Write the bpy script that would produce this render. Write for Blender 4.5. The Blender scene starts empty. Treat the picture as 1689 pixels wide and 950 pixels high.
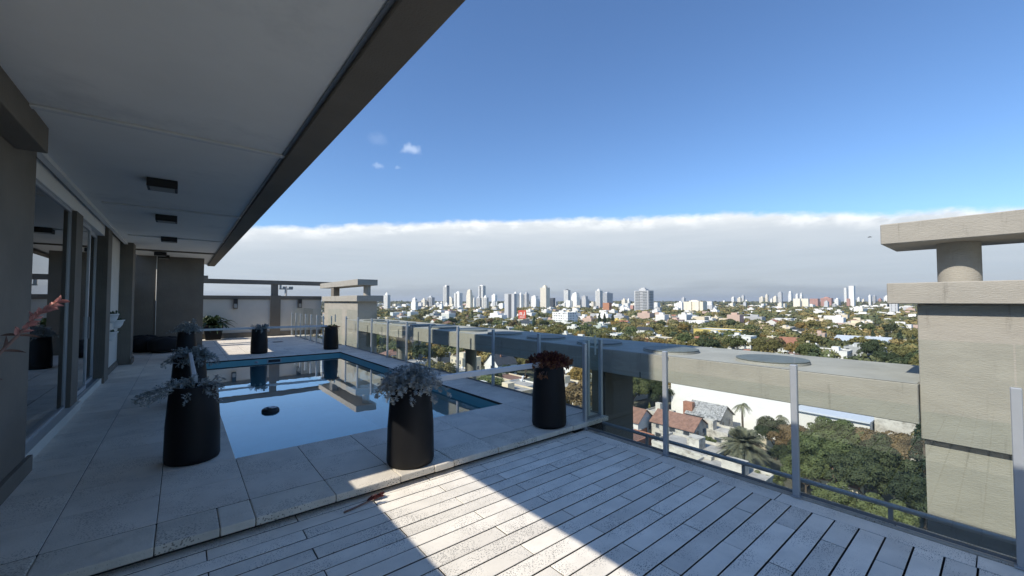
import bpy, bmesh, math, random
import numpy as np
from mathutils import Vector, Matrix
R = math.radians
S = bpy.context.scene
COL = S.collection
rnd = random.Random(7)

# ---------------------------------------------------------------- camera
cam_d = bpy.data.cameras.new("camera")
cam_d.sensor_width = 36.0
cam_d.lens = 14.174
cam_d.clip_start = 0.05
cam_d.clip_end = 60000
cam = bpy.data.objects.new("camera", cam_d)
COL.objects.link(cam)
cam.location = (0, 0, 1.6)
cam.rotation_euler = (R(91.895), 0, R(-39.31))
S.camera = cam

# ---------------------------------------------------------------- light
SUN_EL = 42.0            # the sun stands over the -X side, behind the penthouse
sun_d = bpy.data.lights.new("sun", 'SUN')
sun_d.energy = 3.45
sun_d.angle = R(0.53)
sun_d.color = (1.0, 0.93, 0.82)
sun = bpy.data.objects.new("sun", sun_d)
COL.objects.link(sun)
sun.location = (-30, 0, 40)
sun.rotation_euler = (0, R(-(90 - SUN_EL)), R(-1.0))

W = bpy.data.worlds.new("World")
S.world = W
W.use_nodes = True
S.view_settings.view_transform = 'Standard'
S.view_settings.look = 'None'
S.view_settings.gamma = 1.0
S.view_settings.exposure = 0.58
S.view_settings.use_curve_mapping = False
S.cycles.use_denoising = True
S.cycles.max_bounces = 8
S.cycles.diffuse_bounces = 4
S.cycles.glossy_bounces = 4
S.cycles.transmission_bounces = 6
S.cycles.transparent_max_bounces = 24
S.cycles.volume_bounces = 0
S.cycles.caustics_reflective = False
S.cycles.caustics_refractive = False
S.cycles.sample_clamp_indirect = 6.0


class NT:
    """small wrapper for building node trees"""
    def __init__(s, tree):
        s.t = tree
        tree.nodes.clear()

    def n(s, kind, **kw):
        nd = s.t.nodes.new(kind)
        for k, v in kw.items():
            if k.startswith('i_'):
                key = k[2:]
                nd.inputs[int(key) if key.isdigit() else key.replace('_', ' ')].default_value = v
            else:
                setattr(nd, k, v)
        return nd

    def l(s, a, b):
        s.t.links.new(a, b)

    def put(s, sock, v):
        if hasattr(v, 'is_output'):
            s.t.links.new(v, sock)
        elif v is not None:
            sock.default_value = v

    def math(s, op, a, b=None, c=None, clamp=False):
        nd = s.n('ShaderNodeMath', operation=op, use_clamp=clamp)
        s.put(nd.inputs[0], a)
        if b is not None: s.put(nd.inputs[1], b)
        if c is not None: s.put(nd.inputs[2], c)
        return nd.outputs[0]

    def vmath(s, op, a, b=None):
        nd = s.n('ShaderNodeVectorMath', operation=op)
        s.put(nd.inputs[0], a)
        if b is not None: s.put(nd.inputs[1], b)
        return nd.outputs['Value'] if op in ('DOT_PRODUCT', 'LENGTH', 'DISTANCE') else nd.outputs['Vector']

    def mix(s, f, a, b, blend='MIX'):
        nd = s.n('ShaderNodeMix', data_type='RGBA', blend_type=blend)
        s.put(nd.inputs['Factor'], f)
        for sock, v in ((nd.inputs[6], a), (nd.inputs[7], b)):
            if isinstance(v, tuple) and len(v) == 3: v = v + (1.0,)
            s.put(sock, v)
        return nd.outputs[2]

    def ramp(s, f, stops, interp='LINEAR'):
        nd = s.n('ShaderNodeValToRGB')
        cr = nd.color_ramp
        cr.interpolation = interp
        while len(cr.elements) < len(stops): cr.elements.new(0.5)
        for e, (p, c) in zip(cr.elements, stops):
            e.position = p
            e.color = tuple(c) + (1.0,) if len(c) == 3 else c
        s.put(nd.inputs[0], f)
        return nd.outputs[0]

    def noise(s, vec, scale, detail=4.0, rough=0.55, out='Fac'):
        nd = s.n('ShaderNodeTexNoise')
        s.put(nd.inputs['Vector'], vec)
        nd.inputs['Scale'].default_value = scale
        nd.inputs['Detail'].default_value = detail
        nd.inputs['Roughness'].default_value = rough
        return nd.outputs[out]

    def smooth(s, v, lo, hi):
        nd = s.n('ShaderNodeMapRange', interpolation_type='SMOOTHSTEP')
        s.put(nd.inputs[0], v)
        nd.inputs[1].default_value = lo
        nd.inputs[2].default_value = hi
        return nd.outputs[0]

    def comb(s, x, y, z):
        nd = s.n('ShaderNodeCombineXYZ')
        for i, v in enumerate((x, y, z)): s.put(nd.inputs[i], v)
        return nd.outputs[0]


def build_sky():
    t = NT(W.node_tree)
    out = t.n('ShaderNodeOutputWorld')
    bg = t.n('ShaderNodeBackground')
    t.l(bg.outputs[0], out.inputs[0])
    sky = t.n('ShaderNodeTexSky', sky_type='NISHITA', sun_disc=False, sun_elevation=R(SUN_EL), sun_rotation=R(-90),
              altitude=30, air_density=1.0, dust_density=0.4, ozone_density=2.0)
    tc = t.n('ShaderNodeTexCoord')
    d = t.vmath('NORMALIZE', tc.outputs['Generated'])
    sep = t.n('ShaderNodeSeparateXYZ')
    t.l(d, sep.inputs[0])
    dz = t.math('MAXIMUM', sep.outputs[2], 0.0)
    az = R(46.3)                                  # the flat cloud deck's edge runs square to this bearing
    dn = t.vmath('DOT_PRODUCT', d, (math.sin(az), math.cos(az), 0))
    top = t.math('MAXIMUM', t.math('MULTIPLY', dn, 0.208), 0.0005)
    # ragged edge of the deck: long swells, billows, wisps
    st = t.vmath('MULTIPLY', d, (1.0, 1.0, 1.8))
    n0 = t.noise(st, 6, 2, 0.5)
    n2 = t.noise(st, 26, 4, 0.6)
    n1 = t.noise(st, 80, 5, 0.6)
    wob = t.math('ADD', t.math('MULTIPLY', t.math('SUBTRACT', n2, 0.5), 0.016), t.math('MULTIPLY', t.math('SUBTRACT', n0, 0.5), 0.020))
    wob = t.math('ADD', wob, t.math('MULTIPLY', t.math('SUBTRACT', n1, 0.5), 0.009))
    e = t.math('ADD', t.math('SUBTRACT', top, dz), wob)
    mask = t.smooth(e, -0.002, 0.014)
    mask = t.math('MULTIPLY', mask, t.smooth(dn, 0.0, 0.12))
    # grey body with long streaks
    st2 = t.vmath('MULTIPLY', d, (3.0, 3.0, 26.0))
    s1 = t.noise(st2, 1.6, 5, 0.55)
    st3 = t.vmath('MULTIPLY', d, (5.0, 5.0, 95.0))
    s2 = t.noise(st3, 1.3, 4, 0.5)
    tt = t.math('DIVIDE', dz, top, clamp=True)
    tt2 = t.math('ADD', tt, t.math('MULTIPLY', t.math('SUBTRACT', s1, 0.5), 0.34), clamp=True)
    body = t.ramp(tt2, [(0.0, (0.365, 0.415, 0.46)), (0.12, (0.40, 0.45, 0.50)), (0.20, (0.50, 0.555, 0.605)), (0.40, (0.51, 0.58, 0.65)),
                        (0.62, (0.55, 0.615, 0.685)), (0.80, (0.64, 0.695, 0.755)), (0.92, (0.77, 0.81, 0.85)), (1.0, (0.90, 0.92, 0.94))])
    body = t.mix(t.math('MULTIPLY', t.math('SUBTRACT', s2, 0.42), 0.6, clamp=True), body, (0.68, 0.73, 0.78))
    pock = t.smooth(t.noise(st, 17, 4, 0.6), 0.42, 0.66)
    lip = t.math('MULTIPLY', t.math('SUBTRACT', 1.0, t.smooth(e, 0.006, 0.042)), pock)
    body = t.mix(t.math('MULTIPLY', lip, 0.8), body, (1.08, 1.09, 1.10))
    body = t.mix(1.0, body, (0.725, 0.735, 0.74), 'MULTIPLY')
    skyc = t.vmath('SCALE', sky.outputs[0])
    skyc.node.inputs['Scale'].default_value = SKY
    skyt = t.mix(1.0, skyc, SKY_TINT, 'MULTIPLY')
    colr = t.mix(mask, skyt, body)
    # a few small wisps high over the deck
    for (bz, el, wx, wz, amt) in ((-14.2, 20.4, 0.024, 0.012, 0.36), (-18.6, 17.9, 0.014, 0.006, 0.2), (-18.6, 21.2, 0.022, 0.014, 0.07), (-16.0, 17.8, 0.008, 0.004, 0.14)):
        a = R(39.31 + bz); el = R(el)
        cdir = Vector((math.sin(a) * math.cos(el), math.cos(a) * math.cos(el), math.sin(el)))
        rgt = Vector((math.cos(a), -math.sin(a), 0))
        upv = rgt.cross(cdir)
        nn = t.noise(d, 55, 4, 0.6, out='Color')
        dj = t.vmath('ADD', d, t.vmath('MULTIPLY', t.vmath('SUBTRACT', nn, (0.5, 0.5, 0.5)), (0.022, 0.022, 0.022)))
        u = t.math('DIVIDE', t.math('SUBTRACT', t.vmath('DOT_PRODUCT', dj, tuple(rgt)), cdir.dot(rgt)), wx)
        v = t.math('DIVIDE', t.math('SUBTRACT', t.vmath('DOT_PRODUCT', dj, tuple(upv)), cdir.dot(upv)), wz)
        v = t.math('ADD', v, t.math('MULTIPLY', t.math('MULTIPLY', u, u), 0.5))
        rr = t.math('SQRT', t.math('ADD', t.math('MULTIPLY', u, u), t.math('MULTIPLY', v, v)))
        m = t.math('MULTIPLY', t.math('SUBTRACT', 1.0, t.smooth(rr, 0.2, 1.25)), amt)
        fr = t.smooth(t.vmath('DOT_PRODUCT', d, tuple(cdir)), 0.9, 0.95)
        colr = t.mix(t.math('MULTIPLY', m, fr), colr, (0.72, 0.80, 0.92))
    t.l(colr, bg.inputs[0])
    bg.inputs[1].default_value = 1.0


SKY = 0.114
SKY_TINT = (0.675, 0.865, 1.075)
build_sky()

# ---------------------------------------------------------------- helpers
def tag(o, label=None, cat=None, group=None, kind=None):
    if label: o["label"] = label
    if cat: o["category"] = cat
    if group: o["group"] = group
    if kind: o["kind"] = kind
    return o


def thing(name, loc, label, cat, group=None, rotz=0.0):
    o = bpy.data.objects.new(name, None)
    COL.objects.link(o)
    o.empty_display_size = 0.2
    o.location = loc
    o.rotation_euler = (0, 0, rotz)
    return tag(o, label, cat, group)


def link(name, me, parent=None, loc=(0, 0, 0), rot=(0, 0, 0), sc=(1, 1, 1)):
    o = bpy.data.objects.new(name, me)
    COL.objects.link(o)
    o.parent = parent
    o.location = loc
    o.rotation_euler = rot
    o.scale = sc
    return o


KIDS = {}
def children(o):
    return [c for c in COL.objects if c.parent is o]


def copy_tree(root, loc, rotz, sc=1.0, label=None, group=None, mats=None):
    c = root.copy(); COL.objects.link(c)
    c.location = loc; c.rotation_euler = (0, 0, rotz)
    c.scale = sc if isinstance(sc, tuple) else (sc, sc, sc)
    if label: c["label"] = label
    if group: c["group"] = group
    for k in KIDS[root.name]:
        kc = k.copy(); COL.objects.link(kc); kc.parent = c
        if mats and k.name.split('.')[0] in mats:
            kc.material_slots[0].link = 'OBJECT'
            kc.material_slots[0].material = mats[k.name.split('.')[0]]
    return c


class MB:
    def __init__(s):
        s.v = []; s.f = []; s.m = []

    def add(s, vs, fs, m=0):
        o = len(s.v)
        s.v += [tuple(p) for p in vs]
        for f in fs:
            s.f.append(tuple(i + o for i in f)); s.m.append(m)
        return s

    def box(s, x0, x1, y0, y1, z0, z1, m=0):
        vs = [(x, y, z) for z in (z0, z1) for (x, y) in ((x0, y0), (x1, y0), (x1, y1), (x0, y1))]
        return s.add(vs, [(3, 2, 1, 0), (4, 5, 6, 7), (0, 1, 5, 4), (1, 2, 6, 5), (2, 3, 7, 6), (3, 0, 4, 7)], m)

    def lathe(s, prof, n=32, c=(0, 0, 0), m=0, closed=True):
        vs = []; fs = []
        for (r, z) in prof:
            for k in range(n):
                a = 2 * math.pi * k / n
                vs.append((c[0] + r * math.cos(a), c[1] + r * math.sin(a), c[2] + z))
        for i in range(len(prof) - 1):
            for k in range(n):
                k2 = (k + 1) % n
                fs.append((i * n + k, i * n + k2, (i + 1) * n + k2, (i + 1) * n + k))
        if closed:
            fs.append(tuple(reversed(range(n))))
            fs.append(tuple((len(prof) - 1) * n + k for k in range(n)))
        return s.add(vs, fs, m)

    def cyl(s, c, z0, z1, r0, r1=None, n=24, m=0):
        return s.lathe([(r0, z0), (r0 if r1 is None else r1, z1)], n, (c[0], c[1], 0), m)

    def tube(s, pts, rad, n=8, m=0):
        pts = [Vector(p) for p in pts]
        if not isinstance(rad, (list, tuple)): rad = [rad] * len(pts)
        vs = []; fs = []
        t0 = (pts[1] - pts[0]).normalized()
        u = t0.orthogonal().normalized()
        for i, p in enumerate(pts):
            if i == 0: t = pts[1] - pts[0]
            elif i == len(pts) - 1: t = pts[-1] - pts[-2]
            else: t = pts[i + 1] - pts[i - 1]
            t.normalize()
            u = (u - t * u.dot(t)).normalized()
            w = t.cross(u)
            for k in range(n):
                a = 2 * math.pi * k / n
                vs.append(p + (u * math.cos(a) + w * math.sin(a)) * rad[i])
        for i in range(len(pts) - 1):
            for k in range(n):
                k2 = (k + 1) % n
                fs.append((i * n + k, i * n + k2, (i + 1) * n + k2, (i + 1) * n + k))
        fs.append(tuple(reversed(range(n))))
        fs.append(tuple((len(pts) - 1) * n + k for k in range(n)))
        return s.add(vs, fs, m)

    def mesh(s, name, mats, smooth=False, bev=0.0, off=(0, 0, 0), segs=1):
        me = bpy.data.meshes.new(name)
        v = [(p[0] - off[0], p[1] - off[1], p[2] - off[2]) for p in s.v]
        me.from_pydata(v, [], s.f)
        for mt in (mats if isinstance(mats, (list, tuple)) else [mats]):
            me.materials.append(MAT[mt] if isinstance(mt, str) else mt)
        me.polygons.foreach_set('material_index', s.m)
        if bev > 0:
            bm = bmesh.new(); bm.from_mesh(me)
            bmesh.ops.bevel(bm, geom=[e for e in bm.edges if len(e.link_faces) == 2 and e.calc_face_angle() > 0.6], offset=bev, segments=segs, affect='EDGES', profile=0.6)
            bm.to_mesh(me); bm.free()
        if smooth:
            me.polygons.foreach_set('use_smooth', [True] * len(me.polygons))
        me.update()
        return me

    def build(s, name, mats, parent=None, smooth=False, bev=0.0, local=False, segs=1):
        """world-coordinate geometry -> one object; under an Empty the verts are made local to it"""
        off = (0, 0, 0) if (parent is None or local) else world_loc(parent)
        return link(name, s.mesh(name, mats, smooth, bev, off, segs), parent)


def world_loc(o):
    p = Vector((0, 0, 0))
    while o is not None:
        p += o.location
        o = o.parent
    return p


def smooth_by_angle(o, ang=0.7):
    me = o.data
    me.polygons.foreach_set('use_smooth', [True] * len(me.polygons))
    me.set_sharp_from_angle(angle=ang)


# ---------------------------------------------------------------- materials
MAT = {}
def mat(name, col, rough=0.8, var=0.12, scale=3.0, stretch=(1, 1, 1), bump=0.0, bscale=60.0, bstretch=(1, 1, 1), rand=0.0,
        metal=0.0, spec=0.5, speck=None, stain=None, translucent=0.0, hue2=None, sheen=0.0, streak=None):
    m = bpy.data.materials.new(name)
    m.use_nodes = True
    t = NT(m.node_tree)
    out = t.n('ShaderNodeOutputMaterial')
    b = t.n('ShaderNodeBsdfPrincipled')
    tc = t.n('ShaderNodeTexCoord')
    oi = t.n('ShaderNodeObjectInfo')
    offs = t.math('MULTIPLY', oi.outputs['Random'], 137.0)
    p = t.vmath('ADD', tc.outputs['Object'], t.comb(offs, offs, offs))
    ps = t.vmath('MULTIPLY', p, stretch) if stretch != (1, 1, 1) else p
    nz = t.noise(ps, scale, 5, 0.6)
    f = t.smooth(nz, 0.25, 0.75)
    lo = tuple(c * (1 - var) for c in col); hi = tuple(min(1, c * (1 + var)) for c in col)
    c = t.mix(f, lo, hi)
    if hue2:                                              # per-object second hue
        c = t.mix(t.math('MULTIPLY', oi.outputs['Random'], hue2[1]), c, hue2[0])
    if rand:
        r2 = t.n('ShaderNodeTexWhiteNoise', noise_dimensions='1D')
        t.l(oi.outputs['Random'], r2.inputs['W'])
        k = t.math('ADD', t.math('MULTIPLY', r2.outputs['Value'], 2 * rand), 1 - rand)
        c = t.mix(1.0, c, t.comb(k, k, k), 'MULTIPLY')
    if speck:                                             # (colour, scale, threshold, amount)
        sc, ss, th, am = speck
        vz = t.n('ShaderNodeTexVoronoi')
        t.l(t.vmath('MULTIPLY', p, (1, 1.8, 1)), vz.inputs['Vector'])
        vz.inputs['Scale'].default_value = ss
        dens = t.noise(p, ss * 0.045, 3, 0.5)
        lim = t.math('MULTIPLY', t.smooth(dens, 0.30, 0.66), th)
        sp = t.math('LESS_THAN', vz.outputs['Distance'], lim)
        c = t.mix(t.math('MULTIPLY', sp, am), c, sc)
    if stain:                                             # (colour, scale, lo, hi, amount)
        sc, ss, lo_, hi_, am = stain
        sn = t.noise(p, ss, 6, 0.65)
        c = t.mix(t.math('MULTIPLY', t.smooth(sn, lo_, hi_), am), c, sc)
    if streak:                                            # rain runs and hairline cracks down the face
        sc, ss, lo_, hi_, am = streak
        sn = t.noise(t.vmath('MULTIPLY', p, (1, 1, 0.10)), ss, 5, 0.7)
        br = t.noise(p, ss * 0.22, 3, 0.5)
        c = t.mix(t.math('MULTIPLY', t.math('MULTIPLY', t.smooth(sn, lo_, hi_), t.smooth(br, 0.38, 0.62)), am), c, sc)
    t.l(c, b.inputs['Base Color'])
    b.inputs['Roughness'].default_value = rough
    b.inputs['Metallic'].default_value = metal
    b.inputs['Specular IOR Level'].default_value = spec
    if sheen: b.inputs['Sheen Weight'].default_value = sheen
    if bump:
        pb = t.vmath('MULTIPLY', p, bstretch)
        bn = t.noise(pb, bscale, 4, 0.6)
        bp = t.n('ShaderNodeBump')
        bp.inputs['Strength'].default_value = bump
        bp.inputs['Distance'].default_value = 0.01
        t.l(bn, bp.inputs['Height'])
        t.l(bp.outputs[0], b.inputs['Normal'])
    sh = b.outputs[0]
    if translucent:
        tr = t.n('ShaderNodeBsdfTranslucent')
        t.l(c, tr.inputs[0])
        mx = t.n('ShaderNodeMixShader')
        mx.inputs[0].default_value = translucent
        t.l(sh, mx.inputs[1]); t.l(tr.outputs[0], mx.inputs[2])
        sh = mx.outputs[0]
    t.l(sh, out.inputs[0])
    MAT[name] = m
    return m


def glass(name, tint=(0.93, 0.97, 0.955), ior=1.45, rough=0.0, refl=(1, 1, 1), ripple=0.0, boost=1.0):
    """thin clear sheet: fresnel mix of a mirror and a see-through tint"""
    m = bpy.data.materials.new(name)
    m.use_nodes = True
    t = NT(m.node_tree)
    out = t.n('ShaderNodeOutputMaterial')
    g = t.n('ShaderNodeBsdfGlossy'); g.inputs['Roughness'].default_value = rough
    g.inputs['Color'].default_value = refl + (1,)
    tr = t.n('ShaderNodeBsdfTransparent'); tr.inputs[0].default_value = tint + (1,)
    lw = t.n('ShaderNodeLayerWeight'); lw.inputs['Blend'].default_value = 0.5
    if ripple:
        tc = t.n('ShaderNodeTexCoord')
        bn = t.noise(tc.outputs['Object'], 2.2, 3, 0.5)
        bp = t.n('ShaderNodeBump'); bp.inputs['Strength'].default_value = ripple; bp.inputs['Distance'].default_value = 0.02
        t.l(bn, bp.inputs['Height'])
        t.l(bp.outputs[0], g.inputs['Normal']); t.l(bp.outputs[0], lw.inputs['Normal'])
    f0 = ((ior - 1) / (ior + 1)) ** 2                     # Schlick, the same from both sides of the sheet
    sch = t.math('ADD', t.math('MULTIPLY', t.math('POWER', lw.outputs['Facing'], 5.0), 1 - f0), f0)
    fac = t.math('MULTIPLY', sch, boost, clamp=True)
    mx = t.n('ShaderNodeMixShader')
    t.l(fac, mx.inputs[0]); t.l(tr.outputs[0], mx.inputs[1]); t.l(g.outputs[0], mx.inputs[2])
    t.l(mx.outputs[0], out.inputs[0])
    MAT[name] = m
    return m


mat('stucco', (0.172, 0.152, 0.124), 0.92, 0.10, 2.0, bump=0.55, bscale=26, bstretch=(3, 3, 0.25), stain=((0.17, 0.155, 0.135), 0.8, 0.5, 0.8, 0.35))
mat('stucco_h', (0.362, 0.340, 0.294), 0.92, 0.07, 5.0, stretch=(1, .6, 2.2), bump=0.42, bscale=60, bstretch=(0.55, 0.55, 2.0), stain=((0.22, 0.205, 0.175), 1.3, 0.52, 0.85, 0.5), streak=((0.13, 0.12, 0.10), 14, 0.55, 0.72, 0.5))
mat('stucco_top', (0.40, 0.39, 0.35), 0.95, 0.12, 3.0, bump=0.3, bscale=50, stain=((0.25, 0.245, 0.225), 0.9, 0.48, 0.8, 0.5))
mat('wall_cream', (0.60, 0.57, 0.51), 0.9, 0.06, 1.2, bump=0.25, bscale=60, stain=((0.36, 0.35, 0.32), 0.7, 0.55, 0.85, 0.4))
mat('plaster', (0.86, 0.85, 0.81), 0.9, 0.05, 0.9, bump=0.12, bscale=12, stain=((0.60, 0.60, 0.585), 0.9, 0.5, 0.75, 0.6))
mat('white_paint', (0.74, 0.74, 0.72), 0.75, 0.05, 2.0)
mat('deck_board', (0.87, 0.815, 0.715), 0.85, 0.10, 4.0, bump=0.25, bscale=120, rand=0.10, speck=((0.10, 0.098, 0.095), 75, 0.36, 0.7), stain=((0.50, 0.49, 0.47), 1.5, 0.55, 0.85, 0.4))
mat('coping', (0.73, 0.665, 0.57), 0.88, 0.09, 3.0, bump=0.3, bscale=90, rand=0.05, speck=((0.16, 0.14, 0.11), 70, 0.34, 0.7), stain=((0.33, 0.31, 0.27), 1.3, 0.52, 0.8, 0.5))
mat('coping_edge', (0.60, 0.545, 0.45), 0.9, 0.12, 6.0, bump=0.5, bscale=60, rand=0.05, speck=((0.10, 0.085, 0.06), 60, 0.32, 0.8), stain=((0.17, 0.15, 0.09), 3.0, 0.5, 0.7, 0.7))
mat('nosing', (0.69, 0.63, 0.53), 0.9, 0.10, 5.0, bump=0.4, bscale=70, rand=0.05, speck=((0.14, 0.12, 0.09), 65, 0.36, 0.75), stain=((0.30, 0.27, 0.17), 2.2, 0.55, 0.75, 0.55))
mat('joint_grime', (0.045, 0.041, 0.036), 0.95, 0.3, 12.0)
mat('grout', (0.022, 0.021, 0.020), 0.95, 0.25, 9.0)
mat('substrate', (0.11, 0.10, 0.085), 0.95, 0.3, 5.0)
mat('aluminium', (0.50, 0.53, 0.56), 0.42, 0.05, 3.0, metal=0.55)
mat('alu_dark', (0.22, 0.235, 0.25), 0.45, 0.05, 3.0, metal=0.5)
mat('pipe_grey', (0.30, 0.325, 0.35), 0.35, 0.08, 4.0, metal=0.4)
mat('planter_black', (0.007, 0.007, 0.008), 0.55, 0.2, 5.0, spec=0.3, bump=0.25, bscale=9, bstretch=(1, 1, 0.3), stain=((0.02, 0.02, 0.02), 2.0, 0.55, 0.8, 0.4))
mat('soil', (0.035, 0.025, 0.018), 0.98, 0.4, 30.0, bump=0.8, bscale=60)
mat('bar_white', (0.66, 0.66, 0.66), 0.5, 0.05, 4.0, stain=((0.45, 0.45, 0.45), 3, 0.55, 0.8, 0.4))
mat('pool_paint', (0.20, 0.48, 0.52), 0.55, 0.10, 1.4)
mat('pool_fitting', (0.35, 0.42, 0.46), 0.5, 0.05)
mat('black', (0.012, 0.012, 0.013), 0.5, 0.1)
mat('black_fabric', (0.012, 0.012, 0.014), 0.85, 0.2, 5, bump=0.4, bscale=14)
mat('lamp_glass', (0.28, 0.28, 0.26), 0.35, 0.05)
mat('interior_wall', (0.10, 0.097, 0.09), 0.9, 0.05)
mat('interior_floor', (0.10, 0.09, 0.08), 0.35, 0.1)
mat('mirror_oval', (0.55, 0.56, 0.57), 0.5, 0.03)
mat('pot_white', (0.72, 0.72, 0.71), 0.4, 0.04)
mat('silver_leaf', (0.33, 0.36, 0.36), 0.75, 0.28, 14.0, translucent=0.12)
mat('silver_stem', (0.22, 0.23, 0.20), 0.8, 0.2)
mat('red_leaf', (0.090, 0.018, 0.020), 0.5, 0.45, 18.0, translucent=0.12)
mat('red_leaf_old', (0.20, 0.085, 0.035), 0.6, 0.4, 18.0, translucent=0.1)
mat('dark_leaf', (0.045, 0.075, 0.030), 0.45, 0.35, 9.0, translucent=0.15)
mat('pink_flower', (0.62, 0.29, 0.25), 0.55, 0.3, 30.0, translucent=0.25)
mat('pink_stem', (0.22, 0.13, 0.10), 0.6, 0.3, 14.0)
mat('skylight_glass', (0.165, 0.185, 0.18), 0.55, 0.12, 5, spec=0.3)
mat('bird_dark', (0.02, 0.02, 0.02), 0.8)
glass('rail_glass', (0.955, 0.978, 0.968), 1.5, boost=0.6)
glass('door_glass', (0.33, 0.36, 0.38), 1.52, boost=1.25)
glass('water', (0.80, 0.94, 0.97), 1.33, ripple=0.022, boost=1.7)
# ================================================================ the terrace
POOL = (0.43, 3.68, 4.70, 12.55)          # x0 x1 y0 y1
TZ = 0.10                                 # top of the pool paving
Y0 = 3.33                                 # front edge of the pool paving
XR = 4.36
YF = 20.2                                 # far wall

_slab = {}
def slab_mesh(w, d, h, ch, mname, key=''):
    k = (round(w, 3), round(d, 3), round(h, 3), mname, key)
    if k not in _slab:
        w2, d2 = w / 2, d / 2
        def ring(a, z): return [(-w2 + a, -d2 + a, z), (w2 - a, -d2 + a, z), (w2 - a, d2 - a, z), (-w2 + a, d2 - a, z)]
        mb = MB()
        vs = ring(0, -h) + ring(0, -ch) + ring(ch, 0)
        fs = [(8, 9, 10, 11)] + [(4 + i, 4 + (i + 1) % 4, 8 + (i + 1) % 4, 8 + i) for i in range(4)]
        sd = [(3, 2, 1, 0)] + [(i, (i + 1) % 4, 4 + (i + 1) % 4, 4 + i) for i in range(4)]
        mb.add(vs, fs, 0)
        for f in sd: mb.f.append(f); mb.m.append(1)          # grimy edges down in the joints
        _slab[k] = mb.mesh('slab', [mname, 'joint_grime'])
    return _slab[k]


def place_slab(name, x0, x1, y0, y1, z, h, ch, m, parent, gap=0.003, tilt=0.0, gx=None):
    w, d = x1 - x0 - 2 * (gap if gx is None else gx), y1 - y0 - 2 * gap
    o = link(name, slab_mesh(w, d, h, ch, m), parent, ((x0 + x1) / 2, (y0 + y1) / 2, z + rnd.uniform(-.0012, .0012)))
    if tilt: o.rotation_euler = (rnd.uniform(-tilt, tilt), rnd.uniform(-tilt, tilt), 0)
    return o


def terrace():
    px0, px1, py0, py1 = POOL
    mb = MB()
    z0, z1 = -0.55, TZ - 0.045
    mb.box(-1.34, XR - 0.02, Y0 + 0.07, py0 - 0.02, z0, z1)
    mb.box(-1.34, px0 - 0.02, py0 - 0.02, py1 + 0.02, z0, z1)
    mb.box(px1 + 0.02, XR - 0.02, py0 - 0.02, py1 + 0.02, z0, z1)
    mb.box(-1.34, XR - 0.02, py1 + 0.02, YF + 0.3, z0, z1)
    base = mb.build('pool_paving', 'grout')
    tag(base, 'beige stone paving slabs around the pool', kind='structure')
    xs = [-1.34, -1.16, -0.63, -0.10, 0.43, 0.96, 1.49, 2.02, 2.55, 3.08, 3.68, XR]
    ys = [Y0, 3.67, 4.18, 4.70]
    while ys[-1] < py1 - 0.3: ys.append(ys[-1] + (py1 - 4.70) / 15)
    ys[-1] = py1
    while ys[-1] < YF - 0.3: ys.append(ys[-1] + (YF + 0.05 - py1) / 15)
    for j in range(len(ys) - 1):
        for i in range(len(xs) - 1):
            a, b, c, d = xs[i], xs[i + 1], ys[j], ys[j + 1]
            if a >= px0 - .01 and b <= px1 + .01 and c >= py0 - .01 and d <= py1 + .01: continue
            if i == 0 and not (10 < c): continue
            if a < -1.16 and c > 5: pass
            if j == 0:                     # nosing slabs, thicker, with a rounded lip; some are cut in two
                cut = [a, b] if (i % 3) else [a, a + (b - a) * 0.62, b]
                for q in range(len(cut) - 1):
                    mbn = MB().box(cut[q] + .002, cut[q + 1] - .002, c, d - .0015, TZ - .058, TZ)
                    n = mbn.build('nosing_slab', 'nosing', base, bev=0.009, segs=2)
                    n.location = (0, rnd.uniform(-.004, .004), rnd.uniform(-.0015, .0015))
            else:
                place_slab('paving_slab', a, b, c, d, TZ, 0.04, 0.003, 'coping', base, 0.0018, 0.001)
    MB().box(2.62, 2.94, 16.9, 17.2, TZ + .002, TZ + .006).build('drain_grate', 'black', base)

    deck = MB().box(-3.2, 3.96, -4.2, Y0 + 0.06, -0.5, -0.10).build('deck', 'grout')
    tag(deck, 'pale concrete board decking beside the pool', kind='structure')
    pitch = 0.1372
    for r in range(42):
        y1 = 3.435 - r * pitch
        y0 = y1 - pitch
        x = -1.45 + (0.535 if r % 2 else 0.0) - 0.535 - 0.003
        x = 0.69 - 1.07 * 3 + (0.535 if r % 2 else 0)
        while x < 3.70:
            a, b = max(x, -1.5), min(x + 1.07, 3.735)
            if b - a > 0.05:
                place_slab('deck_board', a, b, y0, y1, 0.0, 0.04, 0.0025, 'deck_board', deck, 0.0050, 0.0012, gx=0.0032)
            x += 1.07
    y = 3.36
    while y > -3.2:
        place_slab('border_board', 3.735, 3.915, y - 1.07, y, 0.0, 0.04, 0.0025, 'deck_board', deck, 0.003)
        y -= 1.07
    # strip of stone under the glass line and the sill outside it
    lg = MB().box(3.92, 3.96, -4.2, Y0 - .01, -0.04, 0.006).build('rail_kerb', 'coping_edge', deck)
    y = 3.25
    while y > -3.5:
        place_slab('ledge_slab', 3.964, 4.16, y - 0.9, y, -0.035, 0.06, 0.004, 'coping', deck, 0.004)
        y -= 0.9
    MB().box(3.96, 4.15, -4.2, Y0 - .02, -0.5, -0.096).build('ledge_base', 'substrate', deck)
    MB().box(3.96, 4.16, 3.26, Y0 + .07, -0.5, -0.036).build('ledge_end', 'stucco', deck)


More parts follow.
